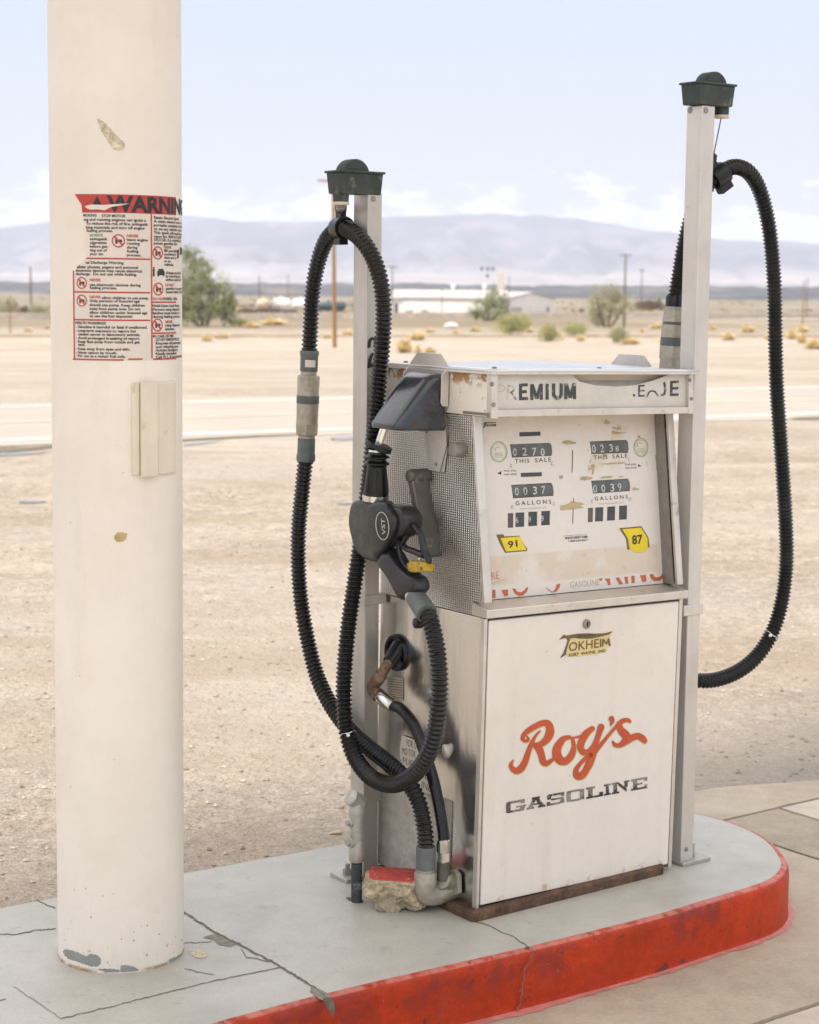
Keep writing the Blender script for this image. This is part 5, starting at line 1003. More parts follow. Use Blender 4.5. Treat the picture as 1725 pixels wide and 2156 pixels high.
# roof sheet, slightly crowned
n = 12; A = []; 
for j in range(n+1):
    v = -.012+(.445)*j/n
    for i in range(n+1):
        u = -.014+.676*i/n; A.append((u, v, 1.3045+.010*math.sin(math.pi*i/n)*math.sin(math.pi*j/n)+.0025*noise.noise((u*6, v*6, 1))*math.sin(math.pi*i/n)))
mb = PF(); k_ = n+1; mb.add(A, [(j*k_+i, j*k_+i+1, (j+1)*k_+i+1, (j+1)*k_+i) for j in range(n) for i in range(n)]); rf = mb.build('roof', 'roof_metal', pump, smooth_=60); s_ = rf.modifiers.new('solid', 'SOLIDIFY'); s_.thickness = .006; s_.offset = 1
for q in (((-.0135, -.0125, 1.2985), (.661, -.0085, 1.3045)), ((-.0145, -.008, 1.2985), (-.0105, .432, 1.3045))): PF().box(*q).build('roof_edge', 'aluminium', pump, bevel=.001)
for p in ((.03, .03), (.03, .38), (.35, .02), (.5, .40), (.62, .03)): mb = PF(); screw(mb, (p[0], p[1], 1.312), (0, 0, 1), .006); mb.build('screw', 'grey_metal', rf, smooth_=40)
# nozzle boot bracket, black hood, backing plate
def bracket(sgn, u, nm):
    mb = PF(); s_ = sgn; pts = [(u, .155, 1.215), (u, .155, 1.315), (u, .183, 1.340), (u, .277, 1.340), (u, .305, 1.315), (u, .305, 1.215)]; mb.prism(pts, (-.003*s_, 0, 0))
    for v in (.152, .305): mb.prism([(u, v, 1.216), (u, v, 1.3125), (u-.022*s_, v, 1.290), (u-.022*s_, v, 1.225), (u-.017*s_, v, 1.216)], (0, .003, 0))
    return mb.build(nm, 'post_metal', pump, bevel=.0008)
bracket(1, -.009, 'hood_bracket'); bracket(-1, W_+.010, 'hood_bracket')
mb = PF(); v0, v1 = .160, .283
ringf = []
for (u, w_, a, b) in ((-.013, 1.293, .176, .272), (-.045, 1.292, .174, .274), (-.062, 1.284, .170, .275), (-.085, 1.258, .166, .273), (-.118, 1.215, .162, .271), (-.150, 1.174, .157, .270), (-.153, 1.166, .155, .270)):
    ringf.append((u, w_, a, b))
vsH = []; fsH = []
for (u, w_, a, b) in ringf:                            # sloping front with rolled shoulders down both sides
    drop = .018; vsH += [(-.012, a-.008, w_-.004 if u > -.05 else 1.165), (u+.022 if u < -.05 else u, a-.002, w_-drop if u < -.05 else w_-.006), (u, a+.014, w_), (u, b-.014, w_), (u+.022 if u < -.05 else u, b+.002, w_-drop if u < -.05 else w_-.006), (-.012, b+.008, w_-.004 if u > -.05 else 1.165)]
def hood():
    mb = PF(); prof = [(-.014, 1.294), (-.050, 1.293), (-.066, 1.280), (-.155, 1.172), (-.153, 1.160), (-.012, 1.157)]
    R_ = []
    for v, sc in ((.157, .80), (.163, .93), (.172, .985), (.186, 1.), (.250, 1.), (.264, .985), (.273, .93), (.279, .80)):
        R_.append([( -.012+(u+.012)*sc, v, 1.157+(w_-1.157)*(.4+.6*sc) if w_ > 1.2 else w_) for u, w_ in prof])
    mb.rings(R_); return mb.build('nozzle_hood', 'hood_plastic', pump, smooth_=50, bevel=.004)
hood()
mb = PF(); pl = [on(FP, 0, -.006, p) for p in [Zm(1100, 1070, .2319)(*q) for q in [(850, 1000), (1140, 1000), (1140, 1300), (1100, 1600), (900, 1570)]]]; mb.prism([(-.004, p.y, p.z) for p in pl], (-.004, 0, 0)); mb.build('backing_plate', 'post_metal', pump, bevel=.0006)
zk = Zm(1100, 1070, .2319)
for q in ((1000, 1490), (875, 1062)): mb = PF(); screw(mb, on(FP, 0, -.008, zk(*q)), (-1, 0, 0), .0045); mb.build('screw', 'grey_metal', pump, smooth_=40)
mb = PF(); a = on(FP, 0, -.012, zk(1130, 890)); b = on(FP, 0, -.012, zk(1140, 1250)); c = on(FP, 0, -.012, zk(1050, 1600)); mb.tube([a, b, c], .0012, 6); mb.build('seal_wire', 'dark_metal', pump)
c = on(FP, 0, -.035, zk(1205, 1305)); mb = PF(); mb.lathe(c, (1, 0, 0), [(0, .013), (.002, .0175), (.012, .018), (.034, .0175)], 22); mb.lathe(c, (-1, 0, 0), [(-.001, .005), (.0012, .0045)], 10); mb.build('latch_knob', 'grey_metal', pump, smooth_=40)
# operating lever
pc = on(FP, 0, -.060, z3(668, 1085)); mb = PF(); mb.lathe(pc, (1, 0, 0), [(-.002, .012), (0, .0155), (.006, .0165), (.058, .0175)], 22)
lv = [on(FP, 0, -.058, z3(*p)) for p in [(655, 1120), (682, 1130), (742, 1500), (760, 1700), (740, 1790)]]
dv = (pc-Vector((0, 0, 0)))
e_ = on(FP, 0, -.035, z3(800, 1790))
mb.prism([(-.058, pc.y+.010, pc.z-.008), (-.058, pc.y-.012, pc.z-.008), (-.050, pc.y-.050, pc.z-.150), (-.050, pc.y-.062, pc.z-.190), (-.050, pc.y-.045, pc.z-.195), (-.050, pc.y-.030, pc.z-.15)], (.050, 0, 0)); M['lever_metal'] = mat('lever_metal', (.14, .13, .11), .5, .5, var=(18, .2), bump=(90, .0004), layers=[dict(c=(.34, .32, .28), s=30, lo=.6, hi=.7, k=.5)]); mb.build('lever', 'lever_metal', pump, bevel=.003)
# bung on the flank, data plate, torn sticker
SF = Plane(FP, (-.0015, 0, 0), (-1, 0, 0), (0, 0, 1))
c = SF(z4(830, 755)); mb = PF(); ry = .047; rv = .045
mb.rings([[c+Vector((-o, rv*s_*math.cos(a), ry*s_*math.sin(a))) for a in [i*6.2832/28 for i in range(28)]] for o, s_ in ((-.001, 1.), (.008, 1.), (.012, .93), (.012, .74), (.006, .70), (.006, .05))]); boot = mb.build('pipe_grommet', 'rubber', pump, smooth_=40)
q = [z4(*p) for p in [(735, 985), (885, 1000), (885, 1220), (735, 1130)]]; mb = PF(); SF.poly(mb, q, .0008); dp = mb.build('data_plate', 'placard', pump)
mb = PF()
for k_ in range(8):
    y = 1015+k_*24; DIALs = SF.stroke(mb, [(*z4(745, y-8), 1.2), (*z4(872, y+8), 1.2)], .0014)
mb.build('plate_lettering', 'ink_brown', pump)
mb = PF(); SF.poly(mb, [z5(*p) for p in [(878, 135), (1010, 180), (1110, 300), (1175, 520), (1165, 740), (1100, 705), (1050, 640), (1020, 560), (960, 480), (890, 430), (862, 340), (862, 240)]], .0035); fs_ = mb.build('flank_sticker', 'sticker_white', pump, label='torn white sticker with black capitals')
mb = PF()
for s, a, b, h_ in (('FOR U', (925, 235), (1020, 268), 66), ("MO TOR", (885, 315), (1010, 350), 66), ('FUE', (890, 400), (985, 440), 60), ('UEL', (1062, 530), (1150, 575), 66), ('INE', (1068, 635), (1155, 680), 66)): SF.text(mb, s, z5(*a), z5(*b), h_*.22, .0041, -.01)
mb.build('flank_lettering', 'ink_black', pump)
c = SF(z5(1300, 300)); mb = PF(); mb.rings([[c+Vector((-o, .011*s_*math.cos(a), .001+k_+.018*s_*math.sin(a))) for a in [i*6.2832/16 for i in range(16)]] for o, s_, k_ in ((-.001, 1., 0), (.006, .92, .003), (.011, .65, .008), (.013, .2, .012))]); mb.build('side_latch', 'aluminium', pump, smooth_=40)
# ================================================================== POSTS
def post(corner, topz, label, Lx, name='hose_post', rot=0.):
    B = Vector(corner); F = frame((B.x, B.y, .15), YAW); e = empty(name, F, label, 'post'); return e, F
def gz(p, z=.15): d = ray(*p); t = (z-CAM.z)/d.z; return CAM+d*t
a, b = .043, .060
# left post
LP, FL = post(gz((765, 1851)), 0, 'shorter aluminium hose post at the left rear of the pump', 0)
zl = on(FL, 1, 0, (771, 408)).z
mb = MB(FL); mb.box((0, 0, 0), (a, b, zl+.004)); mb.build('post', 'post_dull', LP, bevel=.002)
mb = MB(FL); mb.box((-.055, -.006, 0), (a+.006, b+.01, .010)); mb.build('base_plate', 'galv', LP, bevel=.0015)
mb = MB(FL); mb.lathe((-.028, .03, .010), (0, 0, 1), [(0, .012), (.014, .012), (.014, .006), (.028, .006)], 6); mb.build('anchor_bolt', 'grey_metal', LP)
zs = on(FL, 1, 0, (770, 1265)).z; mb = MB(FL); mb.box((-.003, -.003, zs-.012), (a+.020, b+.003, zs+.014)); mb.build('strap', 'post_dull', LP, bevel=.0015)
zs2 = on(FL, 1, 0, (770, 1683)).z; mb = MB(FL); mb.box((a, .002, zs2-.012), (a+.022, b, zs2+.014)); mb.build('strap', 'post_dull', LP, bevel=.0015)
# big numerals on the post, mostly hidden by the hose
FR_L = Plane(FL, (0, -.0004, 0), (0, -1, 0), (0, 0, 1)); zz2 = Zm(850, 450, .3247)
mb = MB(FL); FR_L.stroke(mb, [(*zz2(850, 1870), 7), (*zz2(860, 1815), 7), (*zz2(885, 1795), 6), (*zz2(910, 1815), 6), (*zz2(905, 1870), 6)], .0006); FR_L.stroke(mb, [(*zz2(850, 2060), 7), (*zz2(862, 1985), 7), (*zz2(885, 1940), 6)], .0008); FR_L.poly(mb, [zz2(*p) for p in [(842, 2030), (910, 2030), (910, 2065), (842, 2065)]], .0006); mb.build('numeral', 'ink_black', LP)
def retractor(F, e, px_corner, px_end, top_y, bot_y, vfront, depth, sgn):
    """tapered box on the post head; its long side runs along the frame's x axis"""
    A_ = on(F, 1, vfront, (px_corner, bot_y)); B_ = on(F, 1, vfront, (px_end, bot_y)); T_ = on(F, 1, vfront, (px_corner, top_y)); x0, x1 = min(A_.x, B_.x), max(A_.x, B_.x); z0 = (A_.z+B_.z)/2; z1 = z0+abs(T_.z-A_.z)
    fl = .004; mb = MB(F)
    mb.rings([[(x0, vfront, z0), (x1, vfront, z0), (x1, vfront+depth, z0), (x0, vfront+depth, z0)], [(x0-fl, vfront-fl, z1), (x1+fl, vfront-fl, z1), (x1+fl, vfront+depth+fl, z1), (x0-fl, vfront+depth+fl, z1)]])
    mb.box((x0-fl-.004, vfront-fl-.004, z1-.001), (x1+fl+.004, vfront+depth+fl+.004, z1+.005)); bx = mb.build('retractor_box', 'box_plastic', e, bevel=.0025)
    c = Vector(((x0+x1)/2+ .008*sgn, vfront+depth*.18, z1-.006)); mb = MB(F); mb.lathe(c, (0, 1, 0), [(-.004, .037), (0, .040), (depth*.62, .040), (depth*.66, .037)], 36); mb.build('reel_housing', 'box_plastic', bx, smooth_=40)
    return x0, x1, z0, z1
x0, x1, z0, z1 = retractor(FL, LP, 717, 803, 364, 409, -.004, .052, -1)
oc = on(FL, 1, .022, (718, 412)); mb = MB(FL); mb.lathe((oc.x, .022, z0+.002), (0, 0, -1), [(0, .020), (.020, .019), (.021, .0195)], 20); mb.build('cord_outlet', 'box_plastic', LP, smooth_=40); mb = MB(FL); mb.lathe((oc.x, .022, z0-.019), (0, 0, -1), [(0, .0205), (.007, .0205), (.008, .015)], 20); mb.build('outlet_ring', 'cream_ring', LP, smooth_=40)
OUTL = FL @ Vector((oc.x, .022, z0-.026))
mb = MB(FL); screw(mb, on(FL, 1, 0, (786.5, 419)), (0, -1, 0), .0065); mb.build('post_screw', 'grey_metal', LP, smooth_=40)
# right post
RP, FRR = post(gz((1433, 1822)), 0, 'taller aluminium hose post at the right front of the pump', 0)
zr_ = on(FRR, 1, 0, (1471, 224)).z
mb = MB(FRR); mb.box((0, 0, 0), (a+.002, b-.006, zr_+.004)); mb.build('post', 'post_metal', RP, bevel=.002)
mb = MB(FRR); mb.box((-.006, -.016, 0), (a+.052, b+.006, .010)); mb.build('base_plate', 'galv', RP, bevel=.0015)
mb = MB(FRR); mb.box((a+.002, .012, .010), (a+.020, .016, .045)); mb.build('gusset', 'galv', RP); mb = MB(FRR); screw(mb, (a*.45, 0, .040), (0, -1, 0), .006); mb.build('post_screw', 'grey_metal', RP, smooth_=40); mb = MB(FRR); screw(mb, on(FRR, 1, 0, Zm(1950, 180, .4729)(432, 332)), (0, -1, 0), .0075); mb.build('post_screw', 'grey_metal', RP, smooth_=40)
mb = MB(FRR); screw(mb, on(FRR, 0, 0, Zm(1950, 180, .4729)(330, 332)), (-1, 0, 0), .0075); mb.build('post_screw', 'grey_metal', RP, smooth_=40)
zs = on(FRR, 1, 0, (1450, 1285)).z; mb = MB(FRR); mb.box((-.018, -.004, zs-.014), (a+.010, b, zs+.014)); mb.build('strap', 'post_metal', RP, bevel=.0015)
x0, x1, z0, z1 = retractor(FRR, RP, 1471, 1543, 178, 222, -.004, .056, 1)
oc = on(FRR, 1, .026, (1519, 236)); mb = MB(FRR); mb.lathe((oc.x, .026, z0+.002), (0, 0, -1), [(0, .020), (.020, .019), (.021, .0195)], 20); mb.build('cord_outlet', 'box_plastic', RP, smooth_=40); mb = MB(FRR); mb.lathe((oc.x, .026, z0-.019), (0, 0, -1), [(0, .0205), (.007, .0205), (.008, .015)], 20); mb.build('outlet_ring', 'cream_ring', RP, smooth_=40)
OUTR = FRR @ Vector((oc.x, .026, z0-.026))
# ================================================================== LEFT HOSE AND NOZZLE
def W(u, p): return FP @ on(FP, 0, u, p)
HB = FP @ on(FP, 0, -.09, (895, 1800))
HL = empty('fuel_hose', Matrix.Translation(HB), 'black corrugated fuel hose looping from the left post to the hanging nozzle', 'fuel hose', 'hoses of the pump')
pathA = [(-.085, 897, 1792), (-.086, 894, 1745), (-.088, 882, 1690), (-.09, 860, 1648), (-.09, 822, 1610), (-.092, 780, 1577), (-.094, 745, 1547), (-.097, 714, 1510), (-.10, 686, 1465), (-.10, 662, 1405), (-.10, 641, 1310), (-.10, 630, 1220), (-.10, 629, 1120), (-.10, 638, 1020), (-.10, 644, 965)]
pathB = [(-.10, 651, 745), (-.10, 654, 690), (-.10, 658, 620), (-.10, 668, 560), (-.10, 684, 512), (-.10, 702, 489), (-.105, 718, 480), (-.11, 738, 486), (-.11, 764, 508), (-.10, 788, 548), (-.095, 803, 600), (-.09, 808, 660), (-.085, 805, 730), (-.08, 798, 800), (-.075, 792, 870), (-.075, 786, 930), (-.08, 778, 1000), (-.085, 770, 1070), (-.095, 760, 1140), (-.11, 748, 1220), (-.125, 735, 1310), (-.138, 727, 1390), (-.145, 724, 1465), (-.148, 729, 1535), (-.15, 748, 1595), (-.15, 782, 1637), (-.15, 828, 1652), (-.148, 872, 1630), (-.145, 903, 1585), (-.14, 920, 1520), (-.135, 926, 1440), (-.128, 921, 1370), (-.122, 908, 1312), (-.12, 900, 1290)]
HR = .0212
mb = MB(); hose(mb, [W(u, (x, y)) for u, x, y in pathA], HR, .0110); mb.build('hose', 'rubber', HL, smooth_=70)
mb = MB(); hose(mb, [W(u, (x, y)) for u, x, y in pathB], HR, .0112); mb.build('hose', 'rubber', HL, smooth_=70)
# breakaway coupling on the rising strand
pt, pb = W(-.10, (652, 738)), W(-.10, (644, 972)); ax = (pb-pt); Lc = ax.length; f_ = lambda y: (y-738)/(972-738)*Lc
mb = MB(); mb.lathe(pt, ax, [(f_(738), .0225), (f_(740), .0245), (f_(746), .0245), (f_(750), .0228), (f_(781), .0225), (f_(782), .02)], 28); mb.build('hose_collar', 'collar_plastic', HL, smooth_=40); mb = MB(); mb.lathe(pt, ax, [(f_(921), .021), (f_(924), .0225), (f_(955), .0228), (f_(958), .0245), (f_(968), .0245), (f_(972), .0225)], 28); mb.build('hose_collar', 'collar_plastic', HL, smooth_=40)
mb = MB(); mb.lathe(pt, ax, [(f_(781), .0205), (f_(792), .0205)], 24); mb.lathe(pt, ax, [(f_(790), .026), (f_(793), .0285), (f_(812), .0285)], 8); mb.lathe(pt, ax, [(f_(812), .0278), (f_(833), .0280)], 28); mb.lathe(pt, ax, [(f_(848), .0284), (f_(892), .0275)], 28); mb.lathe(pt, ax, [(f_(892), .0285), (f_(914), .0275), (f_(917), .024)], 8); mb.lathe(pt, ax, [(f_(915), .0215), (f_(924), .0215)], 24); cp = mb.build('breakaway_coupling', 'cast_metal', HL, smooth_=30)
mb = MB(); mb.lathe(pt, ax, [(f_(832), .0286), (f_(833), .0292), (f_(848), .0292), (f_(849), .0286)], 28); mb.build('coupling_band', 'collar_plastic', cp, smooth_=40)
mb = MB(); dirc = (CAM-pt).normalized(); dirc = (dirc-ax.normalized()*dirc.dot(ax.normalized())).normalized(); sd_ = ax.normalized().cross(dirc)
mb.add([pt+ax.normalized()*f_(y)+(dirc*math.cos(t_)+sd_*math.sin(t_))*.0236 for y in (757, 772) for t_ in [-.75+.2*i for i in range(7)]], [(i, i+1, 8+i, 7+i) for i in range(6)]); mb.build('collar_label', 'sticker_white', HL)
# clamp and its link to the reel
cpos = W(-.105, (718, 481)); tdir = (W(-.11, (742, 490))-W(-.10, (696, 494))).normalized()
mb = MB(); mb.lathe(cpos-tdir*.021, tdir, [(0, .0255), (.004, .0275), (.036, .0285), (.042, .0290), (.042, .022), (0, .021)], 28)
side_ = Vector((0, 0, 1)).cross(tdir).normalized(); upc = tdir.cross(side_).normalized(); upc = upc if upc.z > 0 else -upc
Xc_ = Matrix(((tdir.x, side_.x, upc.x, cpos.x), (tdir.y, side_.y, upc.y, cpos.y), (tdir.z, side_.z, upc.z, cpos.z), (0, 0, 0, 1)))
mb.box((-.014, -.012, -.040), (.014, .012, -.022), Xc_); mb.box((-.013, -.008, .022), (.013, .008, .050), Xc_); mb.lathe(Xc_ @ Vector((0, -.010, .050)), side_, [(0, .013), (.020, .013)], 16); cl = mb.build('hose_clamp', 'rubber_dusty', HL, smooth_=35)
mb = MB(); mb.tube([Xc_ @ Vector((0, 0, .050)), OUTL], .0115, 12); mb.lathe(Xc_ @ Vector((0, -.0125, .050)), side_, [(0, .0045), (.025, .0045)], 10); mb.build('reel_link', 'grey_metal', cl, smooth_=40)
def wire_tie(p, tang, e):
    mb = MB(); t = Vector(tang).normalized(); a_ = t.orthogonal().normalized(); b_ = t.cross(a_); mb.tube([p+(a_*math.cos(i*6.2832/24)+b_*math.sin(i*6.2832/24))*.0222+t*.002*math.sin(i) for i in range(25)], .0012, 5)
    d = (CAM-p).normalized(); mb.lathe(p+d*.0225, d, [(0, .004), (.002, .005), (.003, .003)], 8); mb.build('wire_tie', 'chrome', e)
wire_tie(W(-.149, (733, 1548)), W(-.15, (748, 1595))-W(-.148, (729, 1535)), HL)
# lower collar and elbow into the base
pe = W(-.085, (897, 1785)); mb = MB(); mb.lathe(pe+Vector((0, 0, .004)), (0, 0, -1), [(0, .0225), (.003, .0238), (.054, .0235), (.056, .0215)], 28); mb.build('hose_collar', 'collar_plastic', HL, smooth_=40)
el0 = pe+Vector((0, 0, -.048)); VV = FP.to_3x3() @ Vector((0, 1, 0)); UUx = FP.to_3x3() @ Vector((1, 0, 0))
mb = MB(); mb.lathe(el0, (0, 0, -1), [(0, .0215), (.010, .0215), (.010, .0255), (.016, .0275), (.040, .0275)], 28)
P_ = [el0+Vector((0, 0, -.036)), el0+Vector((0, 0, -.056)), el0+Vector((0, 0, -.068))+UUx*.008, el0+Vector((0, 0, -.072))+UUx*.030, el0+Vector((0, 0, -.068))+UUx*.060, el0+Vector((0, 0, -.066))+UUx*.090]
mb.tube(catmull(P_, .006), .0268, 20); mb.build('base_elbow', 'cast_metal', HL, smooth_=50)
# nozzle
zn = Zm(1050, 1450, .1855); UN = -.098
def nz_(pts, u=UN, z=zn): return [FP @ on(FP, 0, u, z(*p)) for p in pts]
axn = FP.to_3x3() @ Vector((1, 0, 0))
mb = MB(); lp = nz_(smooth_loop([Vector((*p, 0)) for p in [(245, 430), (420, 400), (650, 410), (740, 470), (800, 560), (880, 660), (890, 800), (880, 960), (800, 1130), (700, 1260), (640, 1390), (560, 1420), (430, 1370), (300, 1240), (225, 1020), (180, 800), (190, 600)]], 3) and [p[:2] for p in [tuple(v) for v in smooth_loop([Vector((*p, 0)) for p in [(245, 430), (420, 400), (650, 410), (740, 470), (800, 560), (880, 660), (890, 800), (880, 960), (800, 1130), (700, 1260), (640, 1390), (560, 1420), (430, 1370), (300, 1240), (225, 1020), (180, 800), (190, 600)]], 3)]])
pillow(mb, lp, axn, .056, .22); nzl = mb.build('nozzle', 'nozzle_body', HL, smooth_=50)
def npil(name, pts, t, rn, off, m, k=3, u=UN): 
    mb = MB(); q = [tuple(v)[:2] for v in smooth_loop([Vector((*p, 0)) for p in pts], k)]; pillow(mb, nz_(q, u), axn, t, rn, 4, off); return mb.build(name, m, nzl, smooth_=50)
npil('nozzle_cover', [(440, 520), (560, 445), (720, 445), (800, 560), (870, 680), (885, 800), (850, 960), (770, 1120), (680, 1240), (620, 1290), (560, 1240), (480, 1080), (430, 860), (425, 680)], .024, .16, 0, 'black_plastic', 3, UN-.026)
npil('nozzle_shoulder', [(760, 500), (900, 490), (1030, 520), (1110, 610), (1150, 730), (1120, 900), (1050, 1000), (940, 1040), (880, 960), (900, 800)], .056, .25, .004, 'black_plastic')
npil('nozzle_handle', [(640, 1300), (800, 1200), (870, 1290), (960, 1430), (1060, 1540), (1180, 1640), (1270, 1700), (1320, 1860), (1250, 1960), (1120, 2020), (1010, 2050), (940, 1960), (860, 1800), (740, 1600), (620, 1440)], .050, .28, .002, 'black_plastic')
zg = lambda p: zn(*p)
def ntube(name, pts, r, m, u=UN, seg=10):
    mb = MB(); P_ = catmull([FP @ on(FP, 0, u, zn(*p)) for p in pts], .006); mb.tube(P_, r, seg); return mb.build(name, m, nzl, smooth_=60)
ntube('lever_guard', [(1100, 800), (1200, 880), (1270, 1000), (1300, 1150), (1340, 1280), (1400, 1400), (1380, 1440)], .008, 'black_plastic', seg=8)
ntube('trigger', [(1060, 960), (1000, 1050), (960, 1130), (1020, 1200), (1120, 1240), (1240, 1290), (1330, 1330)], .0075, 'black_plastic')
ntube('guard_bar', [(930, 1060), (900, 1150), (930, 1330), (1000, 1470), (1090, 1560), (1180, 1610)], .0065, 'black_plastic')
ntube('latch_pin', [(1250, 1350), (1240, 1420)], .004, 'chrome')
mb = MB(); pillow(mb, nz_([(1090, 1440), (1150, 1405), (1390, 1425), (1440, 1510), (1440, 1580), (1200, 1600), (1120, 1580)]), axn, .026, .1); mb.build('latch_weight', 'yellow_metal', nzl, bevel=.001)
mb = MB(); pp = FP @ on(FP, 0, UN-.012, zn(1280, 1535)); mb.lathe(pp, -axn, [(0, .0045), (.003, .004)], 10); mb.build('weight_rivet', 'dark_metal', nzl)
# emblem ring and letters on the cover
CO = Plane(FP, (UN-.0392, 0, 0), (-1, 0, 0), (0, 0, 1)); mb = MB(FP)
def tilt(a, rx, ry): x = rx*math.cos(a); y = ry*math.sin(a); t_ = -.10; return (635+x*math.cos(t_)-y*math.sin(t_), 835+x*math.sin(t_)+y*math.cos(t_))
CO.stroke(mb, [(*zn(*tilt(i*6.2832/24, 105, 226)), 1.7) for i in range(24)], .0006, True)
CO.text(mb, 'VST', zn(690, 985), zn(672, 712), 100*.128, .0008, .01, 1., 0., zn(590, 972))
mb.build('cover_emblem', 'ink_pale', nzl)
# spout, guard disc, bellows, ring
s0 = FP @ on(FP, 0, -.092, z3(468, 680)); s1 = FP @ on(FP, 0, -.100, z3(410, 860)); s2 = FP @ on(FP, 0, UN, z3(395, 1270)); up_ = FP @ on(FP, 0, -.07, z3(490, 560))
mb = MB(); mb.tube([up_, s0, s1], .0098, 16); mb.build('spout', 'chrome', nzl, smooth_=40)
axb = (s2-s1).normalized(); Lb = (s2-s1).length; g_ = lambda y: (y-860)/(1270-860)*Lb
mb = MB(); mb.lathe(s1, -(Vector((0, 0, 1))+RR*.42-fw*.10), [(g_(812), .024), (g_(816), .0335), (g_(824), .0345), (g_(852), .0345), (g_(858), .033), (g_(862), .016)], 32); mb.lathe(s1, axb, [(g_(866), .0205), (g_(905), .0215), (g_(925), .031), (g_(931), .0315), (g_(942), .0225), (g_(955), .022), (g_(976), .031), (g_(984), .0315), (g_(996), .026), (g_(1006), .0235), (g_(1240), .0315), (g_(1245), .0315)], 30); mb.build('vapour_bellows', 'rubber_dusty', nzl, smooth_=35)
for i in range(7):                                     # ribs of the tapered boot
    mb = MB(); a_ = i*6.2832/7; e1 = axb.orthogonal().normalized(); e2 = axb.cross(e1); d = e1*math.cos(a_)+e2*math.sin(a_); mb.tube([s1+axb*g_(1030)+d*.0232, s1+axb*g_(1225)+d*.0302], [.003, .0045], 6); mb.build('bellows_rib', 'rubber_dusty', nzl, smooth_=50)
mb = MB(); mb.lathe(s1, axb, [(g_(1240), .0315), (g_(1243), .0330), (g_(1262), .0330), (g_(1264), .0318), (g_(1272), .0318), (g_(1274), .0326), (g_(1288), .0326), (g_(1290), .030)], 30); mb.build('metal_ring', 'chrome', nzl, smooth_=40); mb = MB(); mb.lathe(s1, axb, [(g_(868), .0212), (g_(884), .0222)], 24); mb.build('metal_ring', 'chrome', nzl, smooth_=40)
h0 = FP @ on(FP, 0, UN, zn(1170, 1990)); h1 = W(-.118, (899, 1292)); axh = (h1-h0); Lh = axh.length
mb = MB(); mb.lathe(h0, axh, [(-.006, .0235), (.004, .0242), (.005, .0235)], 28); mb.build('cream_band', 'cream_ring', nzl, smooth_=40)
mb = MB(); mb.lathe(h0, axh, [(.003, .024), (Lh*.55, .0255), (Lh*.9, .0258), (Lh, .0255), (Lh+.001, .021)], 28); mb.build('swivel_collar', 'collar_plastic', nzl, smooth_=40)
pl_ = W(-.126, (878, 1312)); mb = MB(); mb.lathe(pl_, -axn, [(-.012, .013), (.004, .013), (.006, .009)], 14); mb.lathe(pl_-axn*.006, -axn, [(0, .004), (.001, .003)], 8); mb.build('hose_tab', 'rubber', HL, smooth_=40)
# ================================================================== RIGHT HOSE
def WV(v, p): return FP @ on(FP, 1, v, p)
HRb = WV(.03, (1515, 372))
HR_ = empty('fuel_hose', Matrix.Translation(HRb), 'black corrugated fuel hose hanging in a wide arc right of the taller post', 'fuel hose', 'hoses of the pump')
pC = [(.03, 1516, 368), (.03, 1535, 354), (.03, 1556, 352), (.03, 1578, 364), (.03, 1598, 396), (.03, 1614, 450), (.03, 1624, 515), (.03, 1631, 610), (.03, 1633, 720), (.03, 1636, 820), (.03, 1643, 920), (.03, 1650, 1020), (.03, 1655, 1110), (.03, 1656, 1185), (.03, 1648, 1258), (.03, 1630, 1322), (.035, 1600, 1374), (.045, 1560, 1410), (.06, 1512, 1430), (.08, 1468, 1432), (.11, 1430, 1418), (.15, 1400, 1390), (.2, 1375, 1350)]
pD = [(.03, 1516, 368), (.04, 1498, 384), (.065, 1475, 412), (.095, 1455, 460), (.115, 1440, 520), (.125, 1430, 580), (.13, 1421, 632)]
mb = MB(); hose(mb, [WV(v, (x, y)) for v, x, y in pC], .0208, .0102); mb.build('hose', 'rubber_dusty', HR_, smooth_=70)
mb = MB(); hose(mb, [WV(v, (x, y)) for v, x, y in pD], .0208, .0102); mb.build('hose', 'rubber_dusty', HR_, smooth_=70)
pt, pb = WV(.13, (1421, 628)), WV(.13, (1409, 800)); ax = pb-pt; Lc = ax.length; f_ = lambda y: (y-628)/(800-628)*Lc
mb = MB(); mb.lathe(pt, ax, [(f_(622), .0215), (f_(626), .0235), (f_(645), .0235), (f_(646), .021)], 26); mb.build('hose_collar', 'rubber', HR_, smooth_=40)
mb = MB(); mb.lathe(pt, ax, [(f_(644), .0205), (f_(654), .0205)], 24); mb.lathe(pt, ax, [(f_(653), .0255), (f_(678), .0285)], 8); mb.lathe(pt, ax, [(f_(684), .0285), (f_(712), .029)], 26); mb.lathe(pt, ax, [(f_(728), .029), (f_(732), .030), (f_(755), .030)], 8); mb.lathe(pt, ax, [(f_(755), .0275), (f_(800), .0275)], 26); cp = mb.build('breakaway_coupling', 'cast_metal', HR_, smooth_=30)
for q in ([(f_(677), .0265), (f_(684), .0265)], [(f_(711), .0294), (f_(728), .0294)]): mb = MB(); mb.lathe(pt, ax, q, 26); mb.build('coupling_band', 'collar_plastic', cp, smooth_=40)
cpos = WV(.03, (1513, 371)); tdir = (WV(.03, (1535, 357))-WV(.04, (1495, 388))).normalized(); side_ = Vector((0, 0, 1)).cross(tdir).normalized(); upc = tdir.cross(side_); upc = upc if upc.z > 0 else -upc
Xc_ = Matrix(((tdir.x, side_.x, upc.x, cpos.x), (tdir.y, side_.y, upc.y, cpos.y), (tdir.z, side_.z, upc.z, cpos.z), (0, 0, 0, 1)))
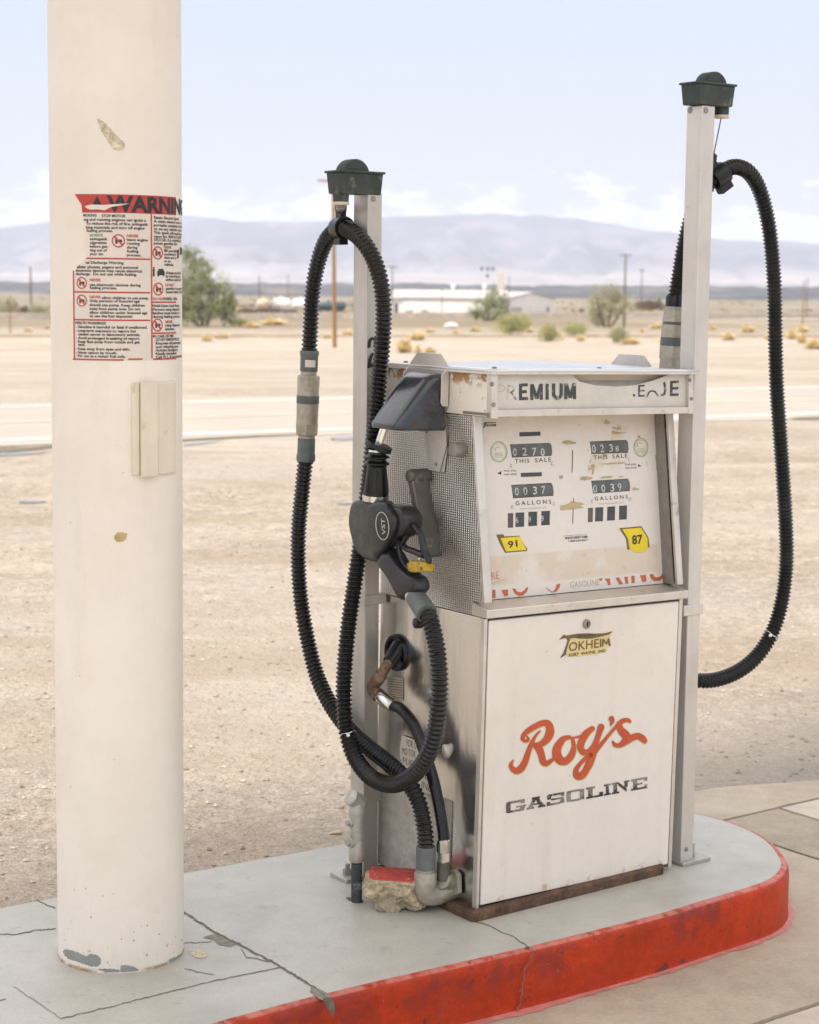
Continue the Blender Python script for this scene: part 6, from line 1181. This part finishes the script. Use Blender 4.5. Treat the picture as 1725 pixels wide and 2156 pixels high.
mb = MB(); mb.lathe(cpos-tdir*.021, tdir, [(0, .0255), (.004, .0275), (.036, .0285), (.042, .0290), (.042, .022), (0, .021)], 28); mb.box((-.018, -.012, -.042), (.020, .012, -.020), Xc_); mb.lathe(Xc_ @ Vector((-.004, -.010, .032)), side_, [(0, .014), (.020, .014)], 16); mb.box((-.014, -.009, .015), (.010, .009, .034), Xc_)
lug = Xc_ @ Vector((-.004, 0, .034)); mb.tube([lug, lug.lerp(OUTR, .22), lug.lerp(OUTR, .26)], [.011, .0095, .004], 12); cl = mb.build('hose_clamp', 'rubber_dusty', HR_, smooth_=35)
mb = MB(); mb.tube([lug.lerp(OUTR, .2), OUTR], .0016, 6); mb.build('reel_cord', 'dark_metal', HR_)
wire_tie(WV(.03, (1622, 1338)), WV(.035, (1600, 1374))-WV(.03, (1630, 1322)), HR_)
# ================================================================== BYPASS HOSE with rusty elbow
BL = empty('bypass_hose', Matrix.Translation(W(-.05, (937, 1790))), 'thin smooth black hose from rusty elbow to the base fitting on the flank', 'hose')
g0 = W(-.006, z4(850, 700)); g1 = W(-.045, z4(745, 850)); g2 = W(-.062, z4(640, 1010)); g3 = W(-.068, z4(585, 1090)); g4 = W(-.066, z4(640, 1165)); g5 = W(-.062, z4(790, 1275))
mb = MB(); mb.tube([g0, g0.lerp(g1, .5), g1], [.021, .020, .017], 18); mb.build('rubber_sleeve', 'rubber', BL, smooth_=50)
mb = MB(); mb.tube([g1-(g1-g0)*.15, g1.lerp(g2, .75)], .0135, 16); mb.tube([g1.lerp(g2, .70), g1.lerp(g2, .80)], .0172, 16); mb.tube(catmull([g1.lerp(g2, .78), g2, g3, g4], .005), .0165, 16); mb.tube([g4-(g5-g4)*.02, g4+(g5-g4)*.06], .019, 16); mb.build('rusty_elbow', 'rust_pipe', BL, smooth_=50)
mb = MB(); mb.tube([g4.lerp(g5, .06), g4.lerp(g5, .2)], .0185, 6); mb.tube([g4.lerp(g5, .2), g4.lerp(g5, .23), g4.lerp(g5, .95), g5], [.016, .0178, .0178, .0165], 20); mb.build('ferrule', 'chrome', BL, smooth_=30)
bp = [(-.062, *z4(770, 1260)), (-.060, *z4(850, 1290)), (-.056, *z4(930, 1370)), (-.052, *z4(1000, 1480)), (-.05, 893, 1580), (-.046, 912, 1640), (-.044, 925, 1700), (-.044, 933, 1750), (-.045, 935, 1772)]
mb = MB(); mb.tube(catmull([W(u, (x, y)) for u, x, y in bp], .008), .0142, 16); mb.build('hose', 'rubber', BL, smooth_=60)
e0, e1 = W(-.045, (934, 1766)), W(-.045, (934, 1812)); d = e1-e0; mb = MB(); mb.tube([e0, e0+d*.04, e0+d*.55, e0+d*.62], [.0155, .0175, .0175, .0158], 18); mb.tube([e0+d*.62, e0+d*1.05], .0155, 6); mb.build('ferrule', 'chrome', BL, smooth_=30)
e2 = W(-.04, (935, 1850)); mb = MB(); mb.tube([e1, e1.lerp(e2, .5), e2], [.0150, .0170, .0185], 16); mb.build('base_nipple', 'dark_metal', BL, smooth_=50)
fl = [W(-.006, z) for z in [Zm(1200, 2500, .1739)(*q) for q in [(1040, 900), (1130, 880), (1205, 960), (1215, 1290), (1170, 1320), (1000, 1270), (1010, 1000)]]]
mb = MB(); mb.prism(fl, FP.to_3x3() @ Vector((-.012, 0, 0))); mb.tube([W(-.004, (952, 1855)), W(-.05, (930, 1852))], [.026, .022], 18); mb.build('base_flange', 'cast_metal', BL, bevel=.002)
# ================================================================== CONDUIT, ROCK
Bc = gz((751, 1898)); CP = empty('conduit_pipe', Matrix.Translation(Bc), 'galvanised conduit with seal fitting rising from the island left of the pump', 'conduit'); k = pxm(Bc); hh = lambda y: (1898-y)*k*1.012
mb = MB(); mb.lathe(Bc+Vector((0, 0, -.004)), (0, 0, 1), [(0, .0135), (hh(1812), .0135)], 20); mb.build('pipe', 'pipe_black', CP, smooth_=40)
mb = MB(); mb.lathe(Bc, (0, 0, 1), [(hh(1812), .0165), (hh(1808), .0195), (hh(1790), .0200), (hh(1775), .0185), (hh(1740), .0178), (hh(1712), .0195), (hh(1700), .0200), (hh(1698), .0188), (hh(1688), .0195), (hh(1676), .017), (hh(1668), .012)], 24)
dl = (RR*-.8-fw*.55); dl.z = 0; dl.normalize(); tp = Bc+Vector((0, 0, hh(1684)))
mb.lathe(tp, dl*.75+Vector((0, 0, .55)), [(-.012, .019), (.006, .0195), (.022, .0205), (.024, .018)], 20)
mb.build('seal_fitting', 'galv', CP, smooth_=40)
for y, r_ in ((1727, .009), (1768, .012)):
    mb = MB(); c = Bc+Vector((0, 0, hh(y))); mb.lathe(c, dl, [(.010, r_*1.25), (.022, r_*1.2), (.024, r_*.95)], 16); mb.lathe(c, dl, [(.022, r_*.8), (.031, r_*.75)], 6); mb.build('fitting_plug', 'galv', CP, smooth_=30)
mb = MB(FI); ITOP.poly(mb, [z5(*p) for p in [(330, 1695), (365, 1685), (400, 1705), (500, 1720), (495, 1740), (420, 1742), (360, 1722)]], .0008); mb.build('core_hole', 'crack', top_, kind='structure')
# broken lump of red-topped kerb propped under the elbow
Br = gz((835, 1915)); RK = empty('concrete_lump', Matrix.Translation(Br), 'broken concrete lump with red painted top lying against the pump base', 'concrete lump')
zR = Zm(950, 2200, .3188)
bm = bmesh.new(); bmesh.ops.create_cube(bm, size=1); bmesh.ops.subdivide_edges(bm, edges=bm.edges[:], cuts=22, use_grid_fill=True)
ax_u = RR.copy(); ax_u.z = 0; ax_u.normalize(); ax_v = Vector((-ax_u.y, ax_u.x, 0)); cR = gz((838, 1922)); 
vsR = []
for v in bm.verts:
    p = v.co.copy(); q = p.normalized()*.62; p = p.lerp(q, .30)
    x, y, z = p.x, p.y, p.z
    taper = 1-.62*max(0, -z+.02)*1.25; px_ = x*.158*taper+.012*z; py_ = y*.10*taper; pz_ = z*.092
    top_flat = z > .36
    n1 = noise.fractal((px_*22, py_*22, pz_*22+5), .8, 2.1, 5); amp = .002 if top_flat else .019
    d = p.normalized(); px_ += d.x*n1*amp; py_ += d.y*n1*amp; pz_ += d.z*n1*amp
    if top_flat: pz_ -= .10*x*.15*0+.012*(x+.5)
    vsR.append(cR+ax_u*px_+ax_v*(py_+.035)+Vector((0, 0, pz_+.047)))
fsR = [[w_.index for w_ in f.verts] for f in bm.faces]; bm.free()
topf = []; rest = []
for f in fsR:
    c = sum((vsR[i] for i in f), Vector())/4-cR; lx = c.dot(ax_u)
    nrm = (vsR[f[1]]-vsR[f[0]]).cross(vsR[f[2]]-vsR[f[0]]).normalized()
    lim = .098-.05*(lx+.075)+.006*noise.noise((lx*60, c.dot(ax_v)*60, 0))+.004*noise.noise((lx*150, 0, 3)); (topf if c.z > lim-.012 else rest).append(f)
mb = MB(); mb.add(vsR, rest); mb.build('broken_body', 'rock', RK); mb = MB(); mb.add(vsR, topf); mb.build('painted_top', 'rock_red', RK)
for o in RK.children:
    bm = bmesh.new(); bm.from_mesh(o.data); bmesh.ops.delete(bm, geom=[v for v in bm.verts if not v.link_faces], context='VERTS'); bm.to_mesh(o.data); bm.free()
# chips of kerb on the ground by the far edge
for (x, y, s_, m, lb) in ((708, 1757, 9, 'line_yellow', 'small yellowish chip of stone on the dirt left of the conduit'), (85, 1262, 0, 0, 0)):
    if not s_: continue
    P = gpt(x, y); k = pxm(P); mb = MB(); mb.tube([P+Vector((-14*k, 0, 1*k)), P+Vector((-6*k, 0, 4*k)), P+Vector((8*k, 0, 5*k)), P+Vector((14*k, 0, 3*k))], [1.5*k, 4*k, 4*k, 1*k], 6); own('stone_chip', mb, m, P, label=lb, cat='stone')

# ================================================================== HAZE
mh = bpy.data.materials.new('haze'); mh.use_nodes = True; t = mh.node_tree; t.nodes.clear(); pv = N(t, 'ShaderNodeVolumePrincipled'); pv.inputs['Color'].default_value = (.77, .83, .98, 1); pv.inputs['Density'].default_value = 1.3e-4; pv.inputs['Anisotropy'].default_value = .2
ou = N(t, 'ShaderNodeOutputMaterial'); t.links.new(pv.outputs[0], ou.inputs['Volume'])
mb = MB(); mb.box((-16000, -1500, -40), (16000, 16000, 400)); mb.build('haze', mh, label='pale dusty air over the whole desert', kind='stuff')
